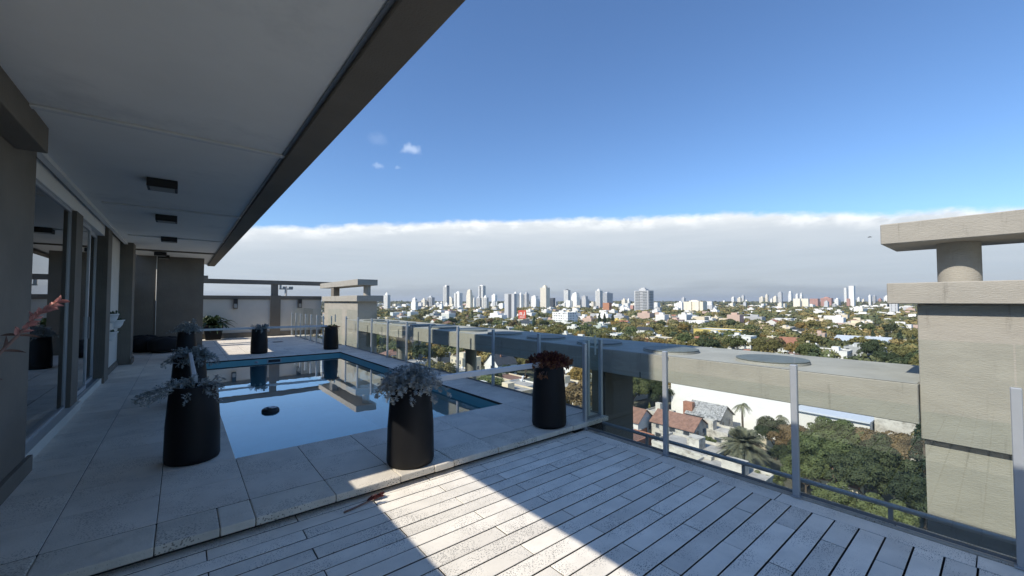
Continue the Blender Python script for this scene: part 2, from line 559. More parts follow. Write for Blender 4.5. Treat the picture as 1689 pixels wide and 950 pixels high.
def pool():
    px0, px1, py0, py1 = POOL
    zb = -1.35
    mb = MB()
    t = 0.018
    v = [(px0, py0), (px1, py0), (px1, py1), (px0, py1)]
    mb.add([(x, y, zb) for x, y in v] + [(x, y, TZ - 0.035) for x, y in v],
           [(0, 1, 2, 3), (0, 4, 5, 1), (1, 5, 6, 2), (2, 6, 7, 3), (3, 7, 4, 0)])
    basin = mb.build('pool_basin', 'pool_paint')
    tag(basin, 'blue painted pool basin', kind='structure')
    sk = MB().box(1.80, 2.14, py1 - .012, py1 - .001, -0.08, 0.05).build('skimmer_frame', 'pool_fitting', basin)
    MB().box(1.83, 2.11, py1 - .016, py1 - .0125, -0.06, 0.03).build('skimmer_mouth', 'black', basin)
    n = MB()
    n.lathe([(0.055, 0), (0.055, 0.012), (0.03, 0.014), (0.03, 0.0142)], 20)
    o = link('water_inlet', n.mesh('inlet', 'pool_fitting', True), basin, (1.56, py1 - .002, -0.03), (R(90), 0, 0))
    n = MB(); n.lathe([(0.028, 0), (0.028, 0.003)], 16)
    link('inlet_hole', n.mesh('hole', 'black'), basin, (1.56, py1 - .0165, -0.03), (R(90), 0, 0))
    w = MB().add([(px0 + .001, py0 + .001, -0.005), (px1 - .001, py0 + .001, -0.005), (px1 - .001, py1 - .001, -0.005), (px0 + .001, py1 - .001, -0.005)], [(0, 1, 2, 3)])
    tag(w.build('pool_water', 'water'), 'still blue pool water mirroring the sky', kind='structure')
    # floating dispenser
    f = thing('floating_dispenser', (1.04, 6.85, -0.005), 'small black and white ring floating on the pool water', 'pool float')
    p = [(0.035, -0.03), (0.095, -0.035), (0.118, -0.01), (0.112, 0.03), (0.085, 0.05), (0.05, 0.04), (0.035, 0.015), (0.035, -0.03)]
    n = MB(); n.lathe(p, 28, closed=False)
    link('float_ring', n.mesh('ring', 'black', True), f)
    n = MB(); n.lathe([(0.0, 0.036), (0.034, 0.036), (0.06, 0.055), (0.082, 0.056), (0.09, 0.049)], 28, closed=False)
    n = n.mesh('cap', 'pot_white', True)
    o = link('float_cap', n, f)
    o.scale = (0.62, 0.62, 1)
    o.location = (0.025, 0.0, 0.002)


terrace()
pool()

# ---------------------------------------------------------------- glass railings
def railing(name, label, x, ys, zb, top=1.07, gtop=1.33, ends=None):
    t = thing(name, (x, min(ys), zb), label, 'railing')
    for i, y in enumerate(ys):
        p = MB().box(x - .027, x + .014, y - .024, y + .024, zb + .0, zb + top).build('post', 'aluminium', t, bev=0.004)
        MB().box(x + .0145, x + .032, y - .018, y + .018, zb + top - .10, zb + top - .06).build('clamp', 'alu_dark', p, local=False)
        MB().box(x - .04, x + .0135, y - .035, y + .035, zb + .0, zb + .008).build('foot_plate', 'aluminium', p)
    for a, b in zip(ys[:-1], ys[1:]):
        lo, hi = min(a, b), max(a, b)
        MB().box(x + .0165, x + .0265, lo + .004, hi - .004, zb + .03, zb + gtop).build('glass_pane', 'rail_glass', t)
    lo, hi = min(ys), max(ys)
    MB().box(x + .0155, x + .0285, lo, hi, zb + .008, zb + .0295).build('glazing_channel', 'alu_dark', t)
    return t


deck_rail = railing('glass_railing', 'clear glass railing with grey posts along the board decking', 3.935, [3.36, 2.27, 1.12, -0.03, -1.18, -2.33], 0.006)
pool_rail = railing('glass_railing', 'clear glass railing with grey posts along the pool edge', 4.30, [3.40 + 1.185 * k for k in range(10)], TZ, 1.0, 1.23)
far_rail = railing('glass_railing', 'glass railing with closely spaced posts by the cream boundary wall', 3.80, [14.9 + 0.86 * k for k in range(7)], TZ, 1.0, 1.23)
# short returns where the glass line steps in
def rail_return(y, x0, x1, zb, label):
    t = thing('glass_return', (x0, y, zb), label, 'railing')
    MB().box(x0, x1, y - .005, y + .005, zb + .03, zb + 1.24).build('glass_pane', 'rail_glass', t)
    MB().box(x0, x1, y - .008, y + .008, zb + .008, zb + .0295).build('glazing_channel', 'alu_dark', t)
    MB().box(x0 + .10, x0 + .14, y + .012, y + .045, zb, zb + 1.0).build('post', 'aluminium', t, bev=0.004)
    MB().box(x0 + .22, x0 + .255, y + .0055, y + .012, zb + .8, zb + 1.05).build('clamp', 'aluminium', t)
    MB().box(x0 + .03, x0 + .09, y - .002, y + .002, zb, zb + .0075).build('setting_block', 'alu_dark', t)
rail_return(3.40, 3.96, 4.285, TZ, 'short glass return panel between the decking railing and the pool railing')
rail_return(14.48, 3.83, 4.285, TZ, 'short glass return panel where the pool railing steps in beside the far tower')

# low pipe outside the deck railing
t = thing('pipe_handrail', (4.13, -3.2, -0.035), 'low grey pipe rail on short legs outside the glass above the ledge', 'pipe rail')
MB().tube([(4.13, 3.24, 0.075), (4.13, 1, 0.075), (4.13, -3.3, 0.075)], 0.019, 14).build('pipe', 'pipe_grey', t, smooth=True)
y = 2.62
while y > -3:
    MB().box(4.122, 4.138, y - .014, y + .014, -0.035, 0.060).build('leg', 'pipe_grey', t)
    y -= 1.02

# ---------------------------------------------------------------- parapet beam and the corner towers
def beam():
    t = thing('parapet_beam', (4.6, 0.45, 0.61), 'long grey rendered parapet beam with round skylight discs outside the glass', 'parapet')
    b = MB().box(4.6, 5.95, 0.46, 15.2, 0.61, 0.93).build('beam', 'stucco_h', t, bev=0.006)
    MB().add([(4.607, 0.467, .9335), (5.943, 0.467, .9335), (5.943, 15.19, .9335), (4.607, 15.19, .9335)], [(0, 1, 2, 3)]).build('top_screed', 'stucco_top', t)
    MB().box(4.596, 4.5995, 3.0, 3.012, 0.61, 0.69).build('drip_slot', 'grout', t)
    for k in range(11):
        y = 1.65 + 1.19 * k
        n = MB(); n.lathe([(0.35, 0.0), (0.35, 0.022), (0.33, 0.026)], 40, (5.06, y, 0.9336))
        r = n.build('skylight_kerb', 'stucco_top', t)
        n = MB(); n.lathe([(0.34, 0.0), (0.346, 0.004), (0.346, 0.010), (0.335, 0.013)], 40, (5.06, y, 0.960))
        n.build('skylight_disc', 'skylight_glass', t)
    for (x, y, r) in ((5.2, 7.85, .13), (5.2, 11.7, .13)):
        MB().cyl((x, y), -2.9, 0.609, r, None, 24).build('column', 'stucco_h', t, smooth=False)
    MB().box(4.72, 5.4, 3.66, 3.9, -2.9, 0.609).build('pillar', 'stucco', t)
    for o in KID(t, 'column'): smooth_by_angle(o)
    # lower terrace roof edge that carries the columns
    l = MB().box(4.36, 6.1, 3.45, 15.1, -3.3, -2.9).build('lower_ledge', 'stucco', t)


def KID(t, base):
    return [o for o in COL.objects if o.parent is t and o.name.split('.')[0] == base]


def tower_near():
    t = thing('corner_tower', (4.65, -3, -4), 'rendered concrete corner tower with a round column under its top slab beside the decking', 'tower')
    MB().box(4.65, 6.1, -3.4, 0.455, 0.49, 1.579).build('upper_block', 'stucco_h', t, bev=0.006)
    MB().box(4.715, 6.05, -3.4, 0.44, -5.0, 0.489).build('lower_block', 'stucco_h', t)
    MB().box(4.54, 6.2, -3.4, 0.62, 1.58, 1.75).build('cap_slab', 'stucco_h', t, bev=0.006)
    c = MB().cyl((4.93, 0.23), 1.751, 2.079, 0.125, None, 36).build('round_column', 'stucco_h', t)
    smooth_by_angle(c)
    c = MB().cyl((4.93, -2.3), 1.751, 2.079, 0.125, None, 36).build('round_column', 'stucco_h', t)
    smooth_by_angle(c)
    MB().box(4.58, 5.35, -3.4, 0.655, 2.08, 2.25).build('top_slab', 'stucco_h', t, bev=0.006)


def tower_far():
    t = thing('corner_tower', (5.05, 15.2, -4), 'rendered concrete corner tower at the end of the boundary wall beyond the pool', 'tower')
    MB().box(5.05, 5.78, 15.2, 19.7, -5.0, 1.599).build('block', 'stucco_h', t)
    MB().box(4.95, 5.95, 15.0, 19.75, 1.6, 1.82).build('cap_slab', 'stucco_h', t, bev=0.006)
    c = MB().cyl((5.42, 15.28), 1.821, 2.199, 0.13, None, 28).build('round_column', 'stucco_h', t)
    smooth_by_angle(c)
    MB().box(5.0, 5.24, 18.1, 18.5, 1.821, 2.199).build('square_column', 'stucco', t)
    MB().box(4.97, 5.72, 15.0, 20.165, 2.2, 2.42).build('top_slab', 'stucco_h', t, bev=0.006)


beam(); tower_near(); tower_far()

# ---------------------------------------------------------------- boundary wall at the far end
t = thing('boundary_wall', (0.6, YF, TZ), 'cream boundary wall with a raised grey beam beyond the pool', 'wall')
MB().box(-1.4, 5.04, YF, YF + .2, TZ - .04, 1.679).build('wall_panel', 'wall_cream', t)
MB().box(-1.4, 5.04, YF - .05, YF + .25, 1.68, 1.84).build('coping_band', 'stucco', t, bev=0.004)
MB().box(0.4, 5.04, YF - .04, YF - .001, TZ, 0.30).build('skirting', 'stucco', t)
MB().box(2.97, 3.36, YF - .075, YF - .0515, TZ, 1.86).build('pilaster', 'stucco', t)
MB().box(3.02, 3.27, YF, YF + .2, 1.841, 2.329).build('stub_post', 'stucco', t)
MB().box(-1.4, 5.6, YF - .03, YF + .23, 2.33, 2.51).build('raised_beam', 'stucco', t, bev=0.004)
MB().box(0.62, 0.80, YF - .02, YF + .22, 2.511, 2.63).build('beam_stub', 'stucco', t)
MB().box(-1.4, -1.1, YF, YF + .2, 1.841, 2.329).build('stub_post', 'stucco', t)

def wall_lamp(x, label):
    t = thing('wall_lamp', (x, YF - .051, 1.25), label, 'wall lamp')
    MB().box(x - .075, x + .075, YF - .15, YF - .001, 1.30, 1.68).build('lamp_body', 'black', t, bev=0.004)
    MB().box(x - .055, x + .055, YF - .153, YF - .1505, 1.33, 1.50).build('lamp_lens', 'lamp_glass', t)
    MB().box(x - .08, x + .08, YF - .16, YF - .0005, 1.681, 1.70).build('lamp_hood', 'black', t)
wall_lamp(1.72, 'black box lamp on the cream wall beside the leafy pot')
wall_lamp(4.12, 'black box lamp on the cream wall behind the glass railing')

# ---------------------------------------------------------------- canopy over the walkway
t = thing('canopy', (-1.08, -4, 3.0), 'white soffit canopy with a dark edge beam over the walkway', 'canopy')
MB().box(-1.08, 0.735, -4.2, 14.6, 3.0, 3.2).build('soffit_slab', 'plaster', t)
MB().box(-1.08, 0.735, 14.601, 19.4, 3.012, 3.2).build('end_soffit', 'plaster', t)
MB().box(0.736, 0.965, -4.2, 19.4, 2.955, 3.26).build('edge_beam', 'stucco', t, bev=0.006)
MB().box(0.711, 0.7355, -4.2, 19.4, 2.985, 2.9995).build('drip_strip', 'alu_dark', t)
for y in (4.35, 8.0, 11.6):
    MB().box(-0.90, 0.735, y - .035, y + .035, 2.978, 2.9995).build('joint_strip', 'white_paint', t, bev=0.006)
MB().box(-1.02, 0.735, 14.56, 14.60, 2.96, 2.9995).build('joint_strip', 'stucco', t)
MB().box(-1.08, -1.02, 5.46, 13.2, 2.955, 2.9995).build('cornice', 'white_paint', t)

def ceiling_lamp(x, y, label, grp):
    t = thing('ceiling_lamp', (x, y, 2.86), label, 'ceiling lamp', grp)
    MB().box(x - .135, x + .135, y - .135, y + .135, 2.905, 2.9995).build('lamp_housing', 'black', t, bev=0.004)
    MB().box(x - .11, x + .11, y - .11, y + .11, 2.900, 2.9045).build('lamp_diffuser', 'lamp_glass', t)
for (x, y) in ((-0.2, 6.2), (-0.22, 8.7), (-0.24, 11.6)):
    ceiling_lamp(x, y, 'black square ceiling lamp in the row along the white soffit', 'lamps on the soffit')
ceiling_lamp(-0.50, 15.3, 'black square ceiling lamp before the dark end wall, nearer the wall pots', 'lamps on the soffit')
ceiling_lamp(-0.45, 16.2, 'black square ceiling lamp tight against the dark end wall', 'lamps on the soffit')

# ---------------------------------------------------------------- penthouse facade
t = thing('penthouse_facade', (-1.1, 3.57, TZ), 'taupe rendered facade with sliding glass doors along the walkway', 'building')
F = t
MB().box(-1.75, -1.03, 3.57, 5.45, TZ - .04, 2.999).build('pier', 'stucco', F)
MB().box(-1.029, -0.995, 3.57, 5.51, TZ + .001, TZ + .14).build('skirting', 'stucco', F, bev=0.003)
MB().box(-1.0285, -0.86, -4.2, 4.86, 2.79, 2.9985).build('header_stub', 'stucco', F, bev=0.004)  # unseen near run added to straighten the sun strip's edge
MB().box(-1.23, -1.10, 7.78, 8.22, TZ - .04, 2.80).build('pier', 'stucco', F)
MB().box(-1.29, -1.07, 10.46, 11.0, TZ - .04, 2.9995).build('pier', 'stucco', F)
MB().box(-1.40, -0.92, 13.2, 13.78, TZ - .04, 2.9995).build('pier', 'stucco', F)
MB().box(-0.919, -0.89, 13.17, 13.81, TZ + .001, TZ + .13).build('skirting', 'stucco', F, bev=0.003)
MB().box(-1.40, -1.15, 11.001, 13.199, TZ - .04, 2.9995).build('wall_panel', 'wall_cream', F)
MB().box(-1.1495, -1.12, 11.001, 13.169, TZ + .001, TZ + .12).build('skirting', 'stucco', F)
MB().box(-1.42, -1.12, 5.451, 10.459, 2.801, 2.9985).build('lintel', 'plaster', F)
MB().box(-1.30, -1.06, 5.451, 8.22, TZ + .0, TZ + .11).build('door_sill', 'wall_cream', F, bev=0.004)
MB().box(-1.50, -1.10, 8.221, 10.459, TZ + .0, TZ + .10).build('door_sill', 'wall_cream', F, bev=0.004)
# big fixed pane
def frame(x, y0, y1, z0, z1, w=0.045, name='window_frame', pane=True, mname='aluminium', dep=.02):
    mb = MB()
    mb.box(x - dep, x + dep, y0, y0 + w, z0, z1).box(x - dep, x + dep, y1 - w, y1, z0, z1)
    mb.box(x - dep, x + dep, y0 + w, y1 - w, z0, z0 + w).box(x - dep, x + dep, y0 + w, y1 - w, z1 - w, z1)
    f = mb.build(name, mname, F)
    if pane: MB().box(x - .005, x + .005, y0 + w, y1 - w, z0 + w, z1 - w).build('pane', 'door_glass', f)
    return f
frame(-1.165, 5.452, 7.778, TZ + .112, 2.80, .035)
frame(-1.185, 8.222, 9.4, TZ + .102, 2.80, 0.06, 'door')
frame(-1.235, 9.34, 10.458, TZ + .102, 2.80, 0.06, 'door')
MB().box(-1.1645, -1.145, 9.355, 9.385, 1.0, 1.35).build('door_handle', 'alu_dark', F)
MB().box(-1.28, -1.15, 8.222, 10.458, TZ + .1003, TZ + .1015).build('door_track', 'alu_dark', F)
# room behind
rm = MB()
rm.box(-6.0, -1.76, 3.57, 13.78, TZ - .04, TZ + .098)
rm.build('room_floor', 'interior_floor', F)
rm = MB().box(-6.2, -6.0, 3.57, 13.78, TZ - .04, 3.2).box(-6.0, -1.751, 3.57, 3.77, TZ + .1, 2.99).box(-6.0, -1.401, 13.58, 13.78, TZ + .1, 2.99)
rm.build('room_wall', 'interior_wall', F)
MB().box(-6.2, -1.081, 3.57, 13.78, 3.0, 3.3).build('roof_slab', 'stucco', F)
MB().box(-1.7595, -1.501, 5.452, 13.2, TZ - .04, TZ + .097).build('room_threshold', 'interior_floor', F)

t = thing('oval_mirror', (-2.35, 9.3, TZ + .098), 'tall pale oval mirror leaning inside the penthouse behind the glass', 'mirror')
n = MB(); n.lathe([(0.0, -0.02), (0.30, -0.02), (0.315, 0.0), (0.30, 0.02), (0.0, 0.02)], 40, closed=False)
o = link('mirror_plate', n.mesh('oval', 'mirror_oval', False), t, (0, 0, 0.86), (R(90), 0, R(25)), (1, 2.6, 1))
MB().box(-2.5, -2.2, 9.2, 9.42, TZ + .098, TZ + .13).build('mirror_stand', 'black', t)

# added screen wall behind the decking, low wall and end wall beyond the facade
t = thing('added_shade_wall', (-1.2, -4, 0), 'unseen rendered screen wall added beside the decking to bound the strip of sun', 'wall')
MB().box(-1.30, -1.03, -4.2, 3.569, -0.5, 2.03).build('wall_panel', 'stucco', t)  # unseen, its height set to cut one edge of the sun strip
for y in (-4.1, -1.2):
    MB().box(-1.28, -1.10, y, y + .25, 2.031, 2.999).build('stub_post', 'stucco', t)
t = thing('end_wall', (-1.3, 16.7, TZ), 'dark taupe end wall closing the walkway behind the black beanbags', 'wall')
MB().box(-1.30, 0.55, 16.72, 17.05, TZ, 3.0115).build('wall_panel', 'stucco', t)
MB().tube([(-0.62, 16.705, TZ), (-0.62, 16.705, 3.0)], 0.012, 10).build('conduit', 'wall_cream', t, smooth=True)
t = thing('low_wall', (-1.4, 13.8, TZ), 'unseen low rendered wall behind the beanbags, its height shaped for the far sun patches', 'wall')
MB().box(-1.5, -1.32, 13.79, 19.4, TZ - .04, 2.24).build('wall_panel', 'stucco', t)  # out of view; top kept low to let the far sun patches in
for y in (17.4, 19.1):
    MB().box(-1.48, -1.09, y, y + .3, 2.241, 3.19).build('stub_post', 'stucco', t)

# unseen blocks added over the penthouse roof, shaped to shade the parapet beam
t = thing('added_shade_block', (-4, 5, 3.3), 'unseen rendered block added on the penthouse roof to shade the parapet beam', 'building')
MB().box(-5.5, -2.0, 3.66, 6.93, 3.301, 8.4).build('block', 'stucco', t)
MB().box(-3.0, -2.0, 2.99, 3.659, 5.0, 8.4).build('shade_bay', 'stucco', t)  # added overhang, raised so the deck's sun strip passes beneath
MB().box(-5.6, -1.98, 2.99, 6.93, 8.401, 8.55).build('roof_cap', 'stucco', t)
for (a, b, lb) in ((7.94, 8.72, 'broad unseen shade block added on the penthouse roof next to the large one'), (9.72, 10.4, 'slim unseen shade block added on the penthouse roof beyond the broad one')):
    t = thing('chimney', (-2.3, a, 3.3), lb, 'chimney')  # unseen upright block added to shade one stretch of the beam
    MB().box(-2.7, -2.0, a, b, 3.301, 8.3).build('shaft', 'stucco', t)
    MB().box(-2.72, -1.98, a - .02, b + .02, 8.301, 8.4).build('shade_stack_cap', 'stucco', t)
# ================================================================ planters and small things on the terrace
def planter_parts(t, h=0.70, rb=0.215, rt=0.195):
    n = MB()
    n.lathe([(rb - .03, 0.0), (rb - .008, 0.012), (rb, 0.04), (rb - .001, 0.08), (rb - .006, h * .5), (rt, h - .012), (rt - .004, h), (rt - .018, h), (rt - .022, h - .06)], 44, closed=True)
    o = link('pot', n.mesh('pot', 'planter_black', True), t)
    n = MB(); n.lathe([(0.0, h - .045), (0.1, h - .04), (rt - .0225, h - .055)], 24, closed=False)
    link('soil', n.mesh('soil', 'soil', True), t)


def leaf_batch(frames, outline, bend=0.0):
    """frames: list of (pos, dir, normal, length, width). outline: half outline [(u,v)] u along, v half width"""
    vs = []; fs = []
    k = len(outline)
    for (p, d, nrm, L, Wd) in frames:
        d = d.normalized(); s = d.cross(nrm).normalized(); nn = s.cross(d)
        o = len(vs)
        for (u, v) in outline:
            c = p + d * (u * L) + nn * (-bend * L * u * u)
            vs.append(c + s * (v * Wd) + nn * (abs(v) * Wd * .35))
        for (u, v) in outline:
            c = p + d * (u * L) + nn * (-bend * L * u * u)
            vs.append(c)
        for (u, v) in outline:
            c = p + d * (u * L) + nn * (-bend * L * u * u)
            vs.append(c - s * (v * Wd) + nn * (abs(v) * Wd * .35))
        for i in range(k - 1):
            fs.append((o + i, o + i + 1, o + k + i + 1, o + k + i))
            fs.append((o + k + i, o + k + i + 1, o + 2 * k + i + 1, o + 2 * k + i))
    return vs, fs


LOBED = [(0.0, .04), (.18, .05), (.27, .36), (.33, .36), (.36, .06), (.50, .08), (.60, .48), (.66, .46), (.69, .09), (.80, .10), (.90, .34), (.95, .26), (1.0, .03)]
STRAP = [(0.0, .25), (.2, .42), (.5, .5), (.8, .32), (1.0, .02)]
FLESH = [(0.0, .2), (.35, .48), (.7, .42), (1.0, .05)]


def rv(r, up=0.0):
    v = Vector((r.gauss(0, 1), r.gauss(0, 1), r.gauss(0, 1) + up))
    return v.normalized()


def dusty_plant(t, seed, z, stems, reach, height, droop=0.25, leafL=0.085, bias=None, per=9):
    r = random.Random(seed)
    frames = []; st = MB()
    for i in range(stems):
        a = r.uniform(0, 2 * math.pi)
        if bias and r.random() < 0.55: a = bias[0] + r.gauss(0, bias[1])
        rad = r.uniform(0.0, 0.13)
        p0 = Vector((rad * math.cos(a), rad * math.sin(a), z))
        out = reach * (r.random() ** 0.55)
        hh = height * r.uniform(0.45, 1.0) * (1 - 0.45 * (out / reach) ** 2)
        dirv = Vector((math.cos(a), math.sin(a), 0))
        pts = []
        for q in range(6):
            u = q / 5
            pts.append(p0 + dirv * (out * u ** 1.1) + Vector((0, 0, hh * math.sin(min(1.0, u * 1.05) * 1.6) - droop * out * u * u)))
        st.tube(pts, [0.006, .0055, .005, .004, .003, .002], 5)
        for k in range(per):
            u = 0.30 + 0.70 * (k + r.random()) / per
            f = u * 5; q = min(4, int(f)); w = f - q
            p = pts[q].lerp(pts[q + 1], w)
            tg = (pts[q + 1] - pts[q]).normalized()
            side = rv(r, 0.2)
            d = (tg * 0.55 + side * 0.9 + dirv * 0.15).normalized()
            nrm = (Vector((0, 0, 1)) + rv(r) * 0.55).normalized()
            if abs(d.dot(nrm)) > 0.95: nrm = tg.orthogonal()
            frames.append((p, d, nrm, leafL * r.uniform(.7, 1.25), leafL * r.uniform(.55, .8)))
        for k in range(3):
            d = ((pts[-1] - pts[-2]).normalized() + rv(r) * 0.6).normalized()
            frames.append((pts[-1], d, d.orthogonal(), leafL * .8, leafL * .55))
    link('stems', st.mesh('stems', 'silver_stem', True), t)
    vs, fs = leaf_batch(frames, LOBED, 0.25)
    link('foliage', MB().add(vs, fs).mesh('foliage', 'silver_leaf'), t)


def red_plant(t, seed, z, n=210, reach=0.27, height=0.17):
    r = random.Random(seed)
    fr = []; fr2 = []; st = MB()
    for i in range(n):
        a = r.uniform(0, 6.283); q = r.random() ** .5
        p0 = Vector((0.13 * q * math.cos(a), 0.13 * q * math.sin(a), z))
        h = height * r.uniform(.55, 1.05) * (1 - .55 * q * q)
        p1 = p0 + Vector((reach * q * math.cos(a) * .62, reach * q * math.sin(a) * .62, h))
        if q > .9 and r.random() < .3: p1.z -= 0.13; p1 += Vector((math.cos(a), math.sin(a), 0)) * .05
        st.tube([p0, (p0 + p1) / 2 + Vector((0, 0, .02)), p1], .0028, 4)
        ax = (p1 - p0).normalized()
        for k in range(11):
            d = (ax * r.uniform(.1, 1.0) + rv(r) * .8).normalized()
            nr = d.orthogonal()
            (fr2 if (r.random() < .34 or q > .9) else fr).append((p1 - ax * r.uniform(0, .045), d, nr, r.uniform(.022, .042), .016))
    link('stems', st.mesh('stems', 'pink_stem'), t)
    link('foliage', MB().add(*leaf_batch(fr, FLESH, .2)).mesh('foliage', 'red_leaf'), t)
    link('old_leaves', MB().add(*leaf_batch(fr2, FLESH, .2)).mesh('old', 'red_leaf_old'), t)


def strap_plant(t, seed, z, n, L, w, mname='dark_leaf', spread=.9, per=1):
    r = random.Random(seed)
    vs = []; fs = []
    for i in range(n):
        a = r.uniform(0, 6.283)
        e = r.uniform(.25, 1.35)
        d = Vector((math.cos(a) * math.cos(e), math.sin(a) * math.cos(e), math.sin(e)))
        l = L * r.uniform(.55, 1.1)
        p = Vector((r.gauss(0, .05), r.gauss(0, .05), z))
        s = Vector((-math.sin(a), math.cos(a), 0))
        o = len(vs); N = 7
        for q in range(N):
            u = q / (N - 1)
            c = p + d * (l * u) + Vector((0, 0, -l * u * u * u * .55 * spread))
            ww = w * (math.sin(math.pi * min(.97, u * .85 + .15)) ** .8) * .5
            vs += [c - s * ww + Vector((0, 0, ww * .4)), c, c + s * ww + Vector((0, 0, ww * .4))]
        for q in range(N - 1):
            b = o + q * 3
            fs += [(b, b + 1, b + 4, b + 3), (b + 1, b + 2, b + 5, b + 4)]
    link('foliage', MB().add(vs, fs).mesh('foliage', mname), t)


def planter(x, y, label, z=TZ, h=0.70, r=.212):
    t = thing('potted_plant', (x, y, z), label, 'potted plant', 'tall black planters round the pool', rnd.uniform(0, 6))
    t.rotation_euler = (0, 0, 0)
    planter_parts(t, h, r + .004, r - .026)
    return t

PA = planter(1.69, 3.565, 'black planter of bushy silver foliage at the pool front in the strip of sun')
dusty_plant(PA, 11, .67, 120, .235, .29, .62, .056, per=13)
PB = planter(0.11, 4.94, 'black planter of sparse silver sprays at the pool corner by the walkway')
dusty_plant(PB, 12, .67, 34, .33, .10, .30, .052, bias=(math.pi * 1.02, .7), per=12)
PC = planter(3.49, 3.55, 'black planter of dark red succulents beside the glass return panel', h=.715, r=.205)
red_plant(PC, 13, .67, 230, .25, .22)
PD = planter(3.66, 13.45, 'black planter of dark green succulents at the far pool corner by the railing')
strap_plant(PD, 14, .64, 46, .26, .05); red_plant(PD, 19, .64, 40, .25, .12)
PE = planter(1.76, 13.68, 'black planter of small silver foliage centred behind the pool end')
dusty_plant(PE, 15, .66, 44, .18, .22, .5, .055, per=11)
PG = planter(0.11, 7.62, 'black planter of trailing silver foliage midway along the walkway side')
dusty_plant(PG, 16, .66, 66, .28, .19, .5, .055, per=12)
PH = planter(0.12, 13.66, 'black planter of tall silver foliage before the black beanbags')
dusty_plant(PH, 17, .66, 66, .28, .36, .3, .06, per=12)


def bar(p0, p1, label):
    """flat white bar that rests on two planter rims"""
    a, b = Vector(p0), Vector(p1)
    t = thing('white_bar', tuple((a + b) / 2), label, 'barrier bar', 'white bars between the planters')
    d = (b - a); L = d.length; ang = math.atan2(d.y, d.x)
    o = link('bar', MB().box(-L / 2, L / 2, -.02, .02, 0.0, .055).mesh('bar', 'bar_white', bev=.004), t, (0, 0, 0), (0, 0, ang))
    for s in (-1, 1):
        link('end_cap', MB().box(-.012, .012, -.023, .023, -.002, .058).mesh('cap', 'bar_white'), t, tuple(Vector((math.cos(ang), math.sin(ang), 0)) * (s * (L / 2 + .0115))), (0, 0, ang))
ZB = TZ + .703
bar((1.80, 3.57, ZB), (3.36, 3.56, ZB + .015), 'white bar between the sunny silver planter and the red succulent planter')
bar((0.115, 5.07, ZB), (0.11, 7.5, ZB), 'white bar between the two silver planters along the walkway')
bar((0.24, 13.67, ZB), (1.62, 13.68, ZB), 'white bar between the tall silver planter and the one behind the pool end')
bar((1.90, 13.67, ZB), (3.52, 13.47, ZB), 'white bar ending at the dark green planter by the railing')

# leafy pot by the boundary wall
t = thing('potted_plant', (0.98, 19.75, TZ), 'square black pot of broad dark leaves against the cream wall', 'potted plant')
n = MB(); n.add([(-.24, -.24, 0), (.24, -.24, 0), (.24, .24, 0), (-.24, .24, 0), (-.31, -.31, .52), (.31, -.31, .52), (.31, .31, .52), (-.31, .31, .52)],
                [(3, 2, 1, 0), (4, 5, 6, 7), (0, 1, 5, 4), (1, 2, 6, 5), (2, 3, 7, 6), (3, 0, 4, 7)])
link('pot', n.mesh('pot', 'planter_black', bev=.012), t)
link('soil', MB().box(-.28, .28, -.28, .28, .521, .53).mesh('soil', 'soil'), t)
strap_plant(t, 21, .5, 95, .85, .13, spread=1.0)

# half-bowl pots on the facade
def wall_pot(x, y, z, label):
    t = thing('wall_pot', (x, y, z), label, 'wall pot', 'white half-round pots on the walkway wall')
    n = 18; prof = [(0.05, -.17), (.10, -.16), (.145, -.09), (.165, -.005), (.185, 0.0), (.185, .018), (.165, .018), (.155, -.01)]
    vs = []; fs = []
    for (r, zz) in prof:
        for k in range(n + 1):
            a = -math.pi / 2 + math.pi * k / n
            vs.append((r * math.cos(a), r * math.sin(a), zz))
    for i in range(len(prof) - 1):
        for k in range(n):
            b = i * (n + 1) + k
            fs.append((b, b + 1, b + n + 2, b + n + 1))
    fs.append(tuple(range(n + 1)))
    link('bowl', MB().add(vs, fs).mesh('bowl', 'pot_white', True), t)
    link('back_plate', MB().box(-.0005, .006, -.185, .185, -.17, .018).mesh('plate', 'pot_white'), t)
    n2 = MB()
    for k in range(12): pass
    vs = [(0.006, -.15, -.012)] + [(.15 * math.cos(-math.pi / 2 + math.pi * k / 12), .15 * math.sin(-math.pi / 2 + math.pi * k / 12), -.012) for k in range(13)]
    link('soil', MB().add(vs, [tuple(range(1, 14))]).mesh('soil', 'soil'), t)
    strap_plant(t, int(z * 1000), -.01, 18, .17, .03)
    fo = [o for o in t.children if o.name.startswith('foliage')]
    for o in fo: o.location = (.07, 0, 0)
    return t
wall_pot(-1.149, 11.45, 1.33, 'white half-round wall pot, uppermost on the cream wall panel')
wall_pot(-1.149, 12.45, 1.17, 'white half-round wall pot, middle one next to the dark pier')
wall_pot(-1.149, 11.25, 0.98, 'white half-round wall pot, lowest on the cream wall panel')
wall_pot(-1.319, 15.3, 1.36, 'white half-round wall pot beyond the dark pier near the beanbags')

